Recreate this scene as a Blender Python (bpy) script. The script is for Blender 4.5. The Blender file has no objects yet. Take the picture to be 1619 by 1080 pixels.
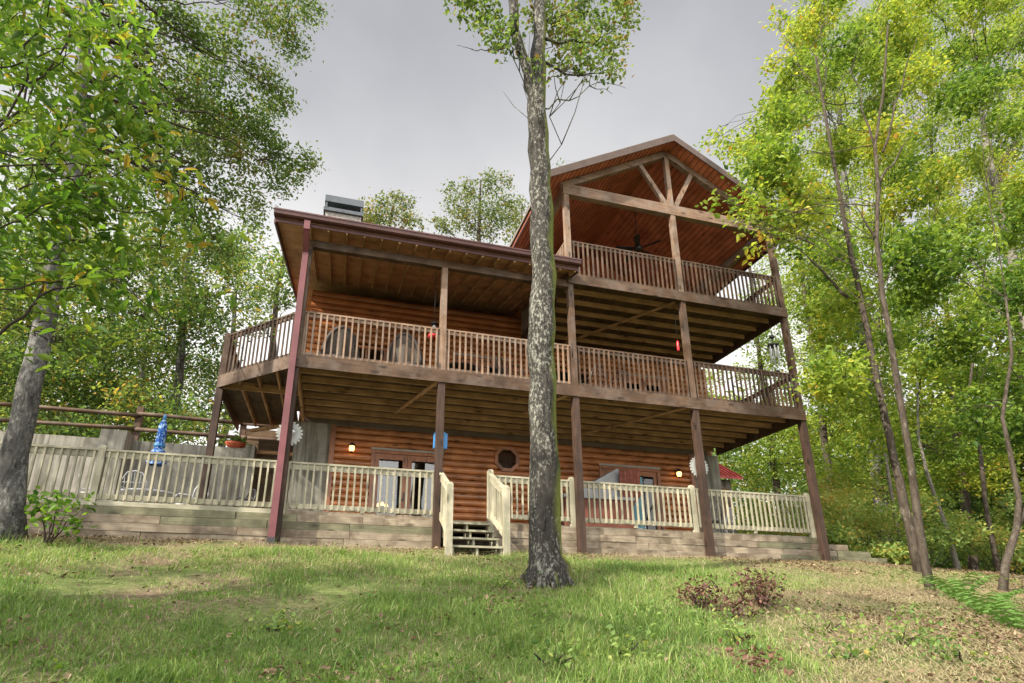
import bpy, math, random
import numpy as np
from mathutils import Vector, Matrix
random.seed(7); rng = np.random.default_rng(7)
S = bpy.context.scene
COL = S.collection
R_ = math.radians

# ------------------------------------------------------------------ camera
CAM = np.array([-2.156, -11.937, -1.233])
CF, CPX, CPY, CW, CH = 895.73, 763.54, 674.99, 1619.0, 1080.0
_p, _r, _y = R_(17.981), R_(0.356), R_(14.82)
_f = np.array([math.sin(_y)*math.cos(_p), math.cos(_y)*math.cos(_p), math.sin(_p)])
_rt = np.array([math.cos(_y), -math.sin(_y), 0.0]); _up = np.cross(_rt, _f)
RT = _rt*math.cos(_r)+_up*math.sin(_r); UP = _up*math.cos(_r)-_rt*math.sin(_r); FW = _f
cd = bpy.data.cameras.new('camera'); cam = bpy.data.objects.new('camera', cd); COL.objects.link(cam)
cd.sensor_fit = 'HORIZONTAL'; cd.sensor_width = 36.0; cd.lens = CF/CW*36.0
cd.shift_x = (CW/2-CPX)/CW; cd.shift_y = (CPY-CH/2)/CW
cd.clip_start = 0.05; cd.clip_end = 3000
m = Matrix.Identity(4)
for i in range(3):
    m[i][0] = RT[i]; m[i][1] = UP[i]; m[i][2] = -FW[i]; m[i][3] = CAM[i]
cam.matrix_world = m
S.camera = cam

def at(u, v, y):
    """the point of the plane y = const that the photo shows at pixel (u, v)"""
    d = RT*(u-CPX)/CF-UP*(v-CPY)/CF+FW
    t = (y-CAM[1])/d[1]
    return CAM+d*t

# ------------------------------------------------------------------ world, sun, exposure
SUN_DIR = Vector((-0.80, -0.36, 0.60)).normalized()
W = bpy.data.worlds.new('World'); S.world = W; W.use_nodes = True
nt = W.node_tree; nt.nodes.clear()
def N(t, **k):
    n = nt.nodes.new(t)
    for a, b in k.items(): setattr(n, a, b)
    return n
L = nt.links.new
out = N('ShaderNodeOutputWorld'); bg = N('ShaderNodeBackground'); L(bg.outputs[0], out.inputs[0])
sky = N('ShaderNodeTexSky', sky_type='NISHITA', sun_disc=False)
sky.sun_elevation = math.asin(SUN_DIR.z); sky.sun_rotation = math.atan2(SUN_DIR.x, SUN_DIR.y)
tc = N('ShaderNodeTexCoord')
def vmath(op, a, b):
    n = N('ShaderNodeVectorMath', operation=op)
    for i, x in enumerate((a, b)):
        if hasattr(x, 'links'): L(x, n.inputs[i])
        else: n.inputs[i].default_value = x
    return n
# an overcast layer: greyer in view, brightened behind the camera as added fill light
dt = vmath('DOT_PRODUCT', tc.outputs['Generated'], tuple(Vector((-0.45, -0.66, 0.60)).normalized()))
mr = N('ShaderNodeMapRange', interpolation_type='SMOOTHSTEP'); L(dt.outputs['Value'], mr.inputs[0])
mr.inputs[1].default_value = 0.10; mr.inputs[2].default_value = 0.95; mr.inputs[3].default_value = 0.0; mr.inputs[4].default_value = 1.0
# lighter towards the horizon and towards the left
hz = N('ShaderNodeSeparateXYZ'); L(tc.outputs['Generated'], hz.inputs[0])
mh = N('ShaderNodeMapRange', interpolation_type='SMOOTHSTEP'); L(hz.outputs['Z'], mh.inputs[0])
mh.inputs[1].default_value = 0.18; mh.inputs[2].default_value = 0.86; mh.inputs[3].default_value = 1.0; mh.inputs[4].default_value = 0.0
nz = N('ShaderNodeTexNoise'); nz.inputs['Scale'].default_value = 1.7; nz.inputs['Detail'].default_value = 5; nz.inputs['Roughness'].default_value = 0.5
L(tc.outputs['Generated'], nz.inputs['Vector'])
def mixc(f, a, b, bt='MIX'):
    n = N('ShaderNodeMix', data_type='RGBA', blend_type=bt)
    for s, x in ((0, f), (6, a), (7, b)):
        if hasattr(x, 'links'): L(x, n.inputs[s])
        else: n.inputs[s].default_value = x
    return n.outputs[2]
c0 = mixc(mh.outputs[0], (0.228, 0.229, 0.238, 1), (0.62, 0.605, 0.58, 1))
nr = N('ShaderNodeMapRange'); L(nz.outputs['Fac'], nr.inputs[0]); nr.inputs[1].default_value = .33; nr.inputs[2].default_value = .67
c1 = mixc(nr.outputs[0], (0.80, 0.80, 0.815, 1), (1.24, 1.235, 1.22, 1))
c2 = mixc(1.0, c0, c1, 'MULTIPLY')
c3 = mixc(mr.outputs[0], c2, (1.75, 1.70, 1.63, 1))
sk = mixc(1.0, sky.outputs[0], (0.008, 0.008, 0.008, 1), 'MULTIPLY')
c4 = mixc(1.0, c3, sk, 'ADD')
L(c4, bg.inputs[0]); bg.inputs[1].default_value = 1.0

sl = bpy.data.lights.new('sun', 'SUN'); sun = bpy.data.objects.new('sun', sl); COL.objects.link(sun)
sl.energy = 5.0; sl.angle = R_(0.8); sl.color = (1.0, 0.90, 0.74)
sun.rotation_euler = SUN_DIR.to_track_quat('Z', 'Y').to_euler()
S.view_settings.view_transform = 'Standard'; S.view_settings.look = 'None'
S.view_settings.exposure = 1.06; S.view_settings.gamma = 1.0
S.render.engine = 'CYCLES'
S.cycles.max_bounces = 6; S.cycles.transparent_max_bounces = 8
S.cycles.diffuse_bounces = 4; S.cycles.glossy_bounces = 2; S.cycles.transmission_bounces = 3

# ------------------------------------------------------------------ materials
class Mat:
    def __init__(s, name):
        s.m = bpy.data.materials.new(name); s.m.use_nodes = True; s.t = s.m.node_tree; s.t.nodes.clear()
        s.out = s.n('ShaderNodeOutputMaterial')
    def n(s, t, **k):
        x = s.t.nodes.new(t)
        for a, b in k.items(): setattr(x, a, b)
        return x
    def l(s, a, b): s.t.links.new(a, b)
    def put(s, sock, x):
        if hasattr(x, 'links'): s.l(x, sock)
        else: sock.default_value = x
    def coords(s, scale=(1, 1, 1), rnd=True):
        tc = s.n('ShaderNodeTexCoord'); v = tc.outputs['Object']
        if rnd:
            oi = s.n('ShaderNodeObjectInfo'); ad = s.n('ShaderNodeVectorMath', operation='MULTIPLY_ADD')
            cb = s.n('ShaderNodeCombineXYZ')
            for i in range(3): s.l(oi.outputs['Random'], cb.inputs[i])
            s.l(cb.outputs[0], ad.inputs[0]); ad.inputs[1].default_value = (37, 53, 71); s.l(v, ad.inputs[2]); v = ad.outputs[0]
        mp = s.n('ShaderNodeMapping'); mp.inputs['Scale'].default_value = scale; s.l(v, mp.inputs['Vector']); return mp.outputs[0]
    def noise(s, v, scale=1, detail=4, rough=.55, dist=0):
        x = s.n('ShaderNodeTexNoise'); s.l(v, x.inputs['Vector']); x.inputs['Scale'].default_value = scale
        x.inputs['Detail'].default_value = detail; x.inputs['Roughness'].default_value = rough; x.inputs['Distortion'].default_value = dist
        return x.outputs['Fac']
    def ramp(s, f, stops, interp='LINEAR'):
        x = s.n('ShaderNodeValToRGB'); s.l(f, x.inputs[0]); e = x.color_ramp; e.interpolation = interp
        while len(e.elements) < len(stops): e.elements.new(0.5)
        for a, (p, c) in zip(e.elements, stops):
            a.position = p; a.color = tuple(c)+(1,) if len(c) == 3 else c
        return x.outputs[0]
    def mix(s, f, a, b, bt='MIX'):
        x = s.n('ShaderNodeMix', data_type='RGBA', blend_type=bt)
        for k, q in ((0, f), (6, a), (7, b)):
            if isinstance(q, tuple) and len(q) == 3: q = q+(1,)
            s.put(x.inputs[k], q)
        return x.outputs[2]
    def math(s, op, a, b=0.0):
        x = s.n('ShaderNodeMath', operation=op); s.put(x.inputs[0], a); s.put(x.inputs[1], b); return x.outputs[0]
    def bsdf(s, col, rough=.7, spec=.3, metal=0.0, bump=None, bs=.3, bd=.02):
        b = s.n('ShaderNodeBsdfPrincipled')
        if isinstance(col, tuple) and len(col) == 3: col = col+(1,)
        s.put(b.inputs['Base Color'], col); s.put(b.inputs['Roughness'], rough)
        b.inputs['Specular IOR Level'].default_value = spec; b.inputs['Metallic'].default_value = metal
        if bump is not None:
            bp = s.n('ShaderNodeBump'); bp.inputs['Strength'].default_value = bs; bp.inputs['Distance'].default_value = bd
            s.l(bump, bp.inputs['Height']); s.l(bp.outputs[0], b.inputs['Normal'])
        s.l(b.outputs[0], s.out.inputs[0]); return b

def wood(name, a, b, axis, knot=True, rough=.65, grey=None, greyamt=.35):
    """grain along one axis, with knots, weather patches"""
    M_ = Mat(name); sc = [26, 26, 26]; sc[axis] = 1.3
    v = M_.coords(tuple(sc)); g = M_.noise(v, 1, 5, .6, .6)
    c = M_.ramp(g, [(.30, a), (.68, b)])
    v2 = M_.coords((1.6, 1.6, 1.6)); p = M_.noise(v2, 1.3, 4)
    c = M_.mix(M_.ramp(p, [(.35, (0, 0, 0)), (.7, (.75, .75, .75))]), c, tuple(x*.55 for x in a))
    if grey:
        q = M_.noise(M_.coords((1, 1, 1)), 2.3, 5, .65)
        c = M_.mix(M_.ramp(q, [(.45, (0, 0, 0)), (.62, (greyamt,)*3)]), c, grey)
    if knot:
        ks = [7, 7, 7]; ks[axis] = 2.6
        vo = M_.n('ShaderNodeTexVoronoi'); M_.l(M_.coords(tuple(ks)), vo.inputs['Vector']); vo.inputs['Scale'].default_value = .8
        k = M_.ramp(vo.outputs['Distance'], [(.10, (1, 1, 1)), (.27, (0, 0, 0))])
        sp = M_.n('ShaderNodeSeparateColor'); M_.l(vo.outputs['Color'], sp.inputs[0])
        c = M_.mix(M_.math('MULTIPLY', M_.math('MULTIPLY', k, .8), M_.math('GREATER_THAN', sp.outputs[0], .45)), c, tuple(x*.22 for x in a))
    ge = M_.n('ShaderNodeNewGeometry'); isl = M_.ramp(ge.outputs['Random Per Island'], [(0, (.74, .74, .72)), (.5, (1, 1, 1)), (1, (1.22, 1.2, 1.16))])
    c = M_.mix(1.0, c, isl, 'MULTIPLY')
    M_.bsdf(c, rough, .25 if rough > .4 else .6, bump=g, bs=.35, bd=.01); return M_.m

def plain(name, col, rough=.5, spec=.4, metal=0.0, var=.18, sc=3.0):
    M_ = Mat(name); p = M_.noise(M_.coords(), sc, 6, .65)
    c = M_.ramp(p, [(.3, tuple(x*(1-var) for x in col)), (.7, tuple(min(1, x*(1+var)) for x in col))])
    M_.bsdf(c, rough, spec, metal, bump=p, bs=.1, bd=.01); return M_.m

def emit(name, col, st):
    M_ = Mat(name); e = M_.n('ShaderNodeEmission'); e.inputs[0].default_value = col+(1,); e.inputs[1].default_value = st
    M_.l(e.outputs[0], M_.out.inputs[0]); return M_.m

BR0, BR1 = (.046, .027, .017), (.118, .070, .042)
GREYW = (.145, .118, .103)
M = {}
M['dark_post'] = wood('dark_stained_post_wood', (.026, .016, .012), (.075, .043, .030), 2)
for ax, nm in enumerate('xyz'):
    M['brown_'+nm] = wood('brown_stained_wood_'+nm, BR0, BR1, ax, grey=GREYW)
    M['pale_'+nm] = wood('new_treated_wood_'+nm, (.255, .238, .175), (.43, .405, .315), ax, grey=(.19, .185, .13), greyamt=.75)
    M['joist_'+nm] = wood('weathered_joist_wood_'+nm, (.29, .165, .085), (.53, .335, .185), ax)
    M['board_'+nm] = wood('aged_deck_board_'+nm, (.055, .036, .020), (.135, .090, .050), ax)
    M['ceil_'+nm] = wood('cedar_plank_'+nm, (.38, .112, .060), (.60, .205, .110), ax, rough=.45)
    M['plank_'+nm] = wood('porch_plank_'+nm, (.44, .245, .130), (.66, .42, .25), ax)
    M['tan_'+nm] = wood('tan_timber_'+nm, (.135, .082, .054), (.28, .185, .125), ax, grey=(.21, .175, .15), greyamt=.6)
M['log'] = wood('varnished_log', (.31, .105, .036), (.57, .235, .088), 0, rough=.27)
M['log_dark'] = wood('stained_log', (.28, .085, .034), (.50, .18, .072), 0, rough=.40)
M['doorwood'] = wood('door_wood', (.22, .075, .028), (.36, .14, .055), 2, rough=.4)
M['timber'] = wood('old_landscape_timber', (.175, .14, .10), (.33, .28, .21), 0, grey=(.085, .062, .042), greyamt=.85)
M['timber_dark'] = wood('mossy_landscape_timber', (.10, .10, .06), (.21, .20, .125), 0, grey=(.06, .055, .035), greyamt=.7)
M['steel_red'] = plain('red_brown_painted_metal', (.066, .026, .024), .5, .4, var=.35, sc=2.2)
M['spout'] = plain('red_painted_downspout', (.115, .034, .040), .5, .4, var=.3, sc=2.0)
M['dark'] = plain('dark_metal', (.018, .018, .02), .4, .5)
M['white'] = plain('white_enamel', (.30, .31, .30), .5)
M['wicker'] = plain('grey_wicker', (.085, .072, .062), .8, .2, var=.5, sc=40)
M['wickerdark'] = plain('dark_wicker_rim', (.035, .028, .026), .7)
M['iron'] = plain('pale_cast_metal', (.45, .46, .48), .45, .5)
M['blue'] = plain('blue_plastic', (.035, .18, .42), .5)
M['red'] = plain('red_plastic', (.55, .03, .04), .35)
M['terracotta'] = plain('terracotta', (.42, .09, .045), .6)
M['tubcover'] = plain('grey_vinyl', (.20, .205, .215), .55)
M['tubwood'] = wood('hot_tub_cladding', (.11, .038, .026), (.17, .065, .045), 2, knot=False)
M['towel'] = plain('blue_green_cloth', (.14, .30, .36), .9)
M['browncloth'] = plain('red_brown_cloth', (.15, .055, .04), .9, .1, var=.35, sc=9)
M['interior'] = plain('dim_interior', (.16, .12, .09), .8)
M['bulb'] = emit('warm_bulb', (1.0, .50, .16), 26.0)
M['shade'] = emit('lit_lamp_glass', (1.0, .42, .12), 3.2)
M['shingle'] = plain('weathered_shingle', (.16, .14, .125), .9, .1, var=.4, sc=12)
M['barge'] = plain('beige_trim', (.075, .052, .045), .6, .3, var=.2, sc=5)
M['tar'] = plain('chimney_stone', (.30, .28, .27), .9, .1, var=.4, sc=9)
M['chimcap'] = plain('slate_blue_metal', (.06, .072, .09), .5, .5)

def concrete():
    M_ = Mat('stained_concrete'); v = M_.coords((1, 1, 1)); p = M_.noise(v, 2.2, 7, .65)
    st = M_.noise(M_.coords((7, 7, .55)), 1.0, 5, .6)
    c = M_.ramp(p, [(.3, (.16, .15, .13)), (.72, (.29, .28, .25))])
    c = M_.mix(M_.ramp(st, [(.46, (0, 0, 0)), (.64, (.8, .8, .8))]), c, (.075, .07, .055))
    wv = M_.n('ShaderNodeTexWave', wave_type='BANDS', bands_direction='X'); M_.l(M_.coords((.41, .41, .41), False), wv.inputs[0]); wv.inputs['Scale'].default_value = 1.0
    c = M_.mix(M_.ramp(wv.outputs['Fac'], [(.985, (0, 0, 0)), (1.0, (.5, .5, .5))]), c, (.12, .11, .09))
    M_.bsdf(c, .9, .15, bump=p, bs=.3); return M_.m
M['concrete'] = concrete()

def ribbed():
    M_ = Mat('red_ribbed_metal_roof'); p = M_.noise(M_.coords(), 3, 5)
    c = M_.ramp(p, [(.3, (.34, .035, .04)), (.7, (.48, .075, .075))]); M_.bsdf(c, .4, .5); return M_.m
M['redroof'] = ribbed()

def umbrella_cloth():
    M_ = Mat('blue_patterned_cloth'); v = M_.coords((1, 1, 1)); vo = M_.n('ShaderNodeTexVoronoi'); M_.l(v, vo.inputs['Vector']); vo.inputs['Scale'].default_value = 16
    c = M_.ramp(vo.outputs['Distance'], [(.0, (.015, .07, .28)), (.56, (.22, .33, .52))], 'CONSTANT')
    M_.bsdf(c, .8, .2); return M_.m
M['umbrella'] = umbrella_cloth()

def glass():
    M_ = Mat('window_glass'); fr = M_.n('ShaderNodeFresnel'); fr.inputs[0].default_value = 1.9
    t = M_.n('ShaderNodeBsdfTransparent'); t.inputs[0].default_value = (.75, .78, .78, 1)
    g = M_.n('ShaderNodeBsdfGlossy'); g.inputs['Roughness'].default_value = .02
    wv = M_.noise(M_.coords((1, 1, 1)), 1.6, 2); bp = M_.n('ShaderNodeBump'); bp.inputs['Strength'].default_value = .03; bp.inputs['Distance'].default_value = .02
    M_.l(wv, bp.inputs['Height']); M_.l(bp.outputs[0], g.inputs['Normal'])
    mx = M_.n('ShaderNodeMixShader'); M_.l(fr.outputs[0], mx.inputs[0]); M_.l(t.outputs[0], mx.inputs[1]); M_.l(g.outputs[0], mx.inputs[2])
    M_.l(mx.outputs[0], M_.out.inputs[0]); return M_.m
M['glass'] = glass()

def bark(name, dark, light, patch, lo=.5, hi=.62, zs=2.2, moss=None, lsc=9.0):
    M_ = Mat(name); v = M_.coords((9, 9, zs)); g = M_.noise(v, 1.6, 7, .7, .4)
    c = M_.ramp(g, [(.33, dark), (.66, light)])
    l = M_.noise(M_.coords((1, 1, .55)), lsc, 8, .78); big = M_.noise(M_.coords((1, 1, .5)), 2.1, 3, .5)
    l = M_.math('ADD', l, M_.math('MULTIPLY', M_.math('SUBTRACT', big, .5), .35))
    c = M_.mix(M_.ramp(l, [(lo, (0, 0, 0)), (hi, (.85, .85, .85))]), c, patch)
    if moss:
        q = M_.noise(M_.coords((1, 1, .6)), 2.6, 5, .6)
        sx = M_.n('ShaderNodeSeparateXYZ'); gm = M_.n('ShaderNodeNewGeometry'); M_.l(gm.outputs['Normal'], sx.inputs[0])
        w = M_.math('MULTIPLY', M_.math('ADD', sx.outputs['X'], .35), q)
        c = M_.mix(M_.ramp(w, [(.30, (0, 0, 0)), (.55, (.85, .85, .85))]), c, moss)
    M_.bsdf(c, .95, .1, bump=g, bs=.9, bd=.04); return M_.m
M['bark_lichen'] = bark('lichen_bark', (.012, .011, .010), (.052, .049, .044), (.28, .28, .245), .515, .655, moss=(.125, .145, .030), lsc=21.0)
M['bark_grey'] = bark('grey_bark', (.022, .021, .020), (.105, .103, .098), (.22, .22, .21), .50, .64, lsc=17.0)
M['bark_brown'] = bark('brown_bark', (.022, .017, .013), (.080, .066, .052), (.19, .175, .145), .58, .72)
M['bark_birch'] = bark('pale_birch_bark', (.075, .066, .055), (.22, .205, .175), (.04, .034, .026), .62, .66, zs=6)
M['twig'] = plain('dark_twig', (.035, .027, .022), .9, .1)

def leafmat(name, stops, trans=.45):
    M_ = Mat(name); a = M_.n('ShaderNodeAttribute', attribute_name='tint')
    c = M_.ramp(a.outputs['Fac'], stops)
    b = M_.n('ShaderNodeBsdfPrincipled'); M_.l(c, b.inputs['Base Color']); b.inputs['Roughness'].default_value = .5; b.inputs['Specular IOR Level'].default_value = .25
    t = M_.n('ShaderNodeBsdfTranslucent'); M_.l(M_.mix(1.0, c, (1.35, 1.35, .75), 'MULTIPLY'), t.inputs[0])
    mx = M_.n('ShaderNodeMixShader'); mx.inputs[0].default_value = trans
    M_.l(b.outputs[0], mx.inputs[1]); M_.l(t.outputs[0], mx.inputs[2]); M_.l(mx.outputs[0], M_.out.inputs[0]); return M_.m
M['leaf_oak'] = leafmat('oak_leaf', [(0, (.055, .105, .030)), (.5, (.12, .19, .050)), (.92, (.21, .26, .07)), (.98, (.20, .13, .04))])
M['leaf_hickory'] = leafmat('hickory_leaf', [(0, (.050, .115, .020)), (.5, (.125, .225, .032)), (.9, (.24, .31, .045)), (1, (.30, .22, .04))], .5)
M['leaf_maple'] = leafmat('maple_leaf', [(0, (.055, .115, .022)), (.38, (.165, .250, .040)), (.72, (.32, .375, .065)), (.97, (.48, .43, .06)), (1, (.42, .24, .05))], .5)
M['leaf_far'] = leafmat('far_leaf', [(0, (.045, .095, .035)), (.6, (.125, .195, .055)), (.92, (.25, .29, .07)), (1, (.33, .23, .06))], .5)
M['leaf_light'] = leafmat('light_leaf', [(0, (.085, .160, .045)), (.5, (.20, .285, .075)), (.9, (.36, .38, .11)), (1, (.42, .30, .08))], .45)
M['leaf_dull'] = leafmat('dull_leaf', [(0, (.075, .115, .045)), (.6, (.14, .185, .065)), (.9, (.22, .22, .07)), (1, (.25, .15, .05))], .4)
M['leaf_dead'] = leafmat('dead_leaf', [(0, (.050, .022, .020)), (.6, (.12, .055, .045)), (1, (.20, .11, .08))], .2)
M['leaf_litter'] = leafmat('fallen_leaf', [(0, (.060, .036, .022)), (.6, (.155, .10, .062)), (1, (.31, .23, .155))], .1)
M['grass'] = leafmat('grass_blade', [(0, (.065, .125, .026)), (.45, (.155, .250, .058)), (.70, (.30, .36, .115)), (.78, (.32, .27, .165)), (1, (.43, .37, .25))], .35)
M['fern'] = leafmat('fern_green', [(0, (.10, .19, .045)), (1, (.22, .33, .09))], .4)

# ------------------------------------------------------------------ mesh helpers
class MB:
    def __init__(s): s.v = []; s.f = []; s.sm = []
    def add(s, vs, fs, smooth=False):
        o = len(s.v); s.v += [tuple(map(float, q)) for q in vs]; s.f += [tuple(i+o for i in q) for q in fs]; s.sm += [smooth]*len(fs); return s
    def box(s, x0, x1, y0, y1, z0, z1):
        vs = [(x, y, z) for x in (x0, x1) for y in (y0, y1) for z in (z0, z1)]
        return s.add(vs, [(0, 1, 3, 2), (4, 6, 7, 5), (0, 4, 5, 1), (2, 3, 7, 6), (0, 2, 6, 4), (1, 5, 7, 3)])
    def bar(s, p, q, w, h, up=(0, 0, 1)):
        """a straight timber from p to q, w wide, h deep (along up)"""
        p, q = Vector(p), Vector(q); d = (q-p).normalized(); u = Vector(up); sd = d.cross(u)
        if sd.length < 1e-4: sd = d.cross(Vector((0, 1, 0)))
        sd.normalize(); u = sd.cross(d).normalized()
        c = [sd*w/2*a+u*h/2*b for a, b in ((-1, -1), (1, -1), (1, 1), (-1, 1))]
        return s.add([p+k for k in c]+[q+k for k in c], [(0, 3, 2, 1), (4, 5, 6, 7), (0, 1, 5, 4), (1, 2, 6, 5), (2, 3, 7, 6), (3, 0, 4, 7)])
    def poly(s, pts, z0, z1):
        n = len(pts)
        return s.add([(x, y, z0) for x, y in pts]+[(x, y, z1) for x, y in pts],
                     [tuple(range(n-1, -1, -1)), tuple(range(n, 2*n))]+[(i, (i+1) % n, n+(i+1) % n, n+i) for i in range(n)])
    def polyxz(s, pts, y0, y1):
        n = len(pts)
        return s.add([(x, y0, z) for x, z in pts]+[(x, y1, z) for x, z in pts],
                     [tuple(range(n)), tuple(range(2*n-1, n-1, -1))]+[(i, n+i, n+(i+1) % n, (i+1) % n) for i in range(n)])
    def polyyz(s, pts, x0, x1):
        n = len(pts)
        return s.add([(x0, y, z) for y, z in pts]+[(x1, y, z) for y, z in pts],
                     [tuple(range(n)), tuple(range(2*n-1, n-1, -1))]+[(i, n+i, n+(i+1) % n, (i+1) % n) for i in range(n)])
    def tube(s, path, rad, n=8, jit=0.0, cap=True):
        path = [Vector(p) for p in path]
        if not hasattr(rad, '__len__'): rad = [rad]*len(path)
        vs = []; ref = Vector((0.3, 1, 0.1)).normalized()
        for i, p in enumerate(path):
            d = (path[min(i+1, len(path)-1)]-path[max(i-1, 0)])
            d = d.normalized() if d.length > 1e-9 else Vector((0, 0, 1))
            a = d.cross(ref)
            if a.length < 1e-3: a = d.cross(Vector((1, 0, 0)))
            a.normalize(); b = d.cross(a)
            for k in range(n):
                t = 2*math.pi*k/n; r = rad[i]*(1+random.uniform(-jit, jit))
                vs.append(p+a*math.cos(t)*r+b*math.sin(t)*r)
        fs = [(i*n+k, i*n+(k+1) % n, (i+1)*n+(k+1) % n, (i+1)*n+k) for i in range(len(path)-1) for k in range(n)]
        if cap: fs += [tuple(range(n-1, -1, -1)), tuple(range((len(path)-1)*n, len(path)*n))]
        return s.add(vs, fs, True)
    def lathe(s, c, prof, n=16):
        """prof: (radius, z) pairs round a vertical axis through c"""
        vs = [(c[0]+r*math.cos(2*math.pi*k/n), c[1]+r*math.sin(2*math.pi*k/n), c[2]+z) for r, z in prof for k in range(n)]
        fs = [(i*n+k, i*n+(k+1) % n, (i+1)*n+(k+1) % n, (i+1)*n+k) for i in range(len(prof)-1) for k in range(n)]
        fs += [tuple(range(n-1, -1, -1)), tuple(range((len(prof)-1)*n, len(prof)*n))]
        return s.add(vs, fs, True)
    def build(s, name, mat, parent=None):
        me = bpy.data.meshes.new(name)
        vs = np.array(s.v); c = (vs.min(0)+vs.max(0))/2; c[2] = vs[:, 2].min()
        me.from_pydata([tuple(q) for q in vs-c], [], s.f); me.polygons.foreach_set('use_smooth', s.sm); me.update()
        return link(name, me, mat, c, parent)

WLOC = {}
def link(name, me, mat, c, parent):
    o = bpy.data.objects.new(name, me); COL.objects.link(o)
    if mat is not None: me.materials.append(M[mat] if isinstance(mat, str) else mat)
    pl = np.zeros(3)
    if parent is not None: o.parent = parent; pl = WLOC[parent.name]
    o.location = tuple(np.array(c)-pl); WLOC[o.name] = np.array(c, float)
    return o
def thing(name, label, cat, loc, group=None):
    o = bpy.data.objects.new(name, None); COL.objects.link(o); o.location = tuple(loc); o.empty_display_size = .3
    WLOC[o.name] = np.array(loc, float); return tag(o, label, cat, group)
def tag(o, label, cat, group=None):
    o['label'] = label; o['category'] = cat
    o['kind'] = 'thing'
    if group: o['group'] = group
    return o
def copy_tree(o, loc, rz=0.0, sc=1.0, label=None):
    c = o.copy(); COL.objects.link(c); c.location = tuple(loc); c.rotation_euler = (0, 0, rz); c.scale = (sc,)*3
    if label: c['label'] = label
    for ch in o.children:
        d = ch.copy(); COL.objects.link(d); d.parent = c
        for g in ch.children:
            e = g.copy(); COL.objects.link(e); e.parent = d
    return c

def fast_mesh(name, V, F, tint=None):
    """V (n,3); F (m,k) index array; tint per vertex"""
    me = bpy.data.meshes.new(name); n, k = F.shape
    me.vertices.add(len(V)); me.vertices.foreach_set('co', V.astype(np.float32).ravel())
    me.loops.add(n*k); me.loops.foreach_set('vertex_index', F.astype(np.int32).ravel())
    me.polygons.add(n); me.polygons.foreach_set('loop_start', np.arange(0, n*k, k, dtype=np.int32))
    me.update(calc_edges=True)
    if tint is not None:
        a = me.attributes.new('tint', 'FLOAT', 'POINT'); a.data.foreach_set('value', tint.astype(np.float32))
    return me

def leaves(C, size, tint, flat=.55, width=.5, down=None):
    """folded leaf blades, 6 points each, at points C"""
    n = len(C)
    nrm = rng.normal(size=(n, 3)); nrm[:, 2] = np.abs(nrm[:, 2])+flat*.9; nrm /= np.linalg.norm(nrm, axis=1)[:, None]
    ax = rng.normal(size=(n, 3))
    if down is not None: ax[:, 2] -= down
    ax -= nrm*(ax*nrm).sum(1)[:, None]; ax /= np.linalg.norm(ax, axis=1)[:, None]
    sd = np.cross(nrm, ax); s = size[:, None]; w = width*rng.uniform(.8, 1.2, n)[:, None]*s
    fold = nrm*s*.10
    b = C; t = C+ax*s-nrm*s*.12
    l1 = C+ax*s*.34+sd*w*.50+fold; r1 = C+ax*s*.34-sd*w*.50+fold
    l2 = C+ax*s*.72+sd*w*.34+fold*.6; r2 = C+ax*s*.72-sd*w*.34+fold*.6
    V = np.stack([b, r1, r2, t, l2, l1], 1).reshape(-1, 3)
    i = np.arange(n)[:, None]*6
    F = np.concatenate([i+np.array([0, 1, 2, 3]), i+np.array([0, 3, 4, 5])])
    return V, F, np.repeat(tint, 6)

def spray(centers, radii, per, sub=11, flat=.6, spread=.2):
    """leaf points in flat sprays round each cluster centre"""
    out = []; key = []
    for c, r, n in zip(centers, radii, per):
        k = max(2, int(n/sub)); d = rng.normal(size=(k, 3)); d /= np.linalg.norm(d, axis=1)[:, None]
        rr = r*rng.uniform(.25, 1.0, k)**.6; s = d*rr[:, None]; s[:, 2] *= flat
        sc = np.asarray(c)+s
        p = np.repeat(sc, sub, 0)+rng.normal(size=(k*sub, 3))*np.array([spread, spread, spread*.7])
        out.append(p); key.append(np.repeat(rng.normal(size=k)*.10+rng.normal()*.13, sub))
    return np.concatenate(out), np.concatenate(key)

def limb_path(a, b, sag=.15, n=6, jit=.08):
    a, b = np.array(a, float), np.array(b, float); L_ = np.linalg.norm(b-a)
    t = np.linspace(0, 1, n)[:, None]; p = a+(b-a)*t; p[:, 2] += np.sin(t[:, 0]*math.pi)*sag*L_
    p[1:-1] += rng.normal(size=(n-2, 3))*jit*L_/n*1.5; return p

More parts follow.
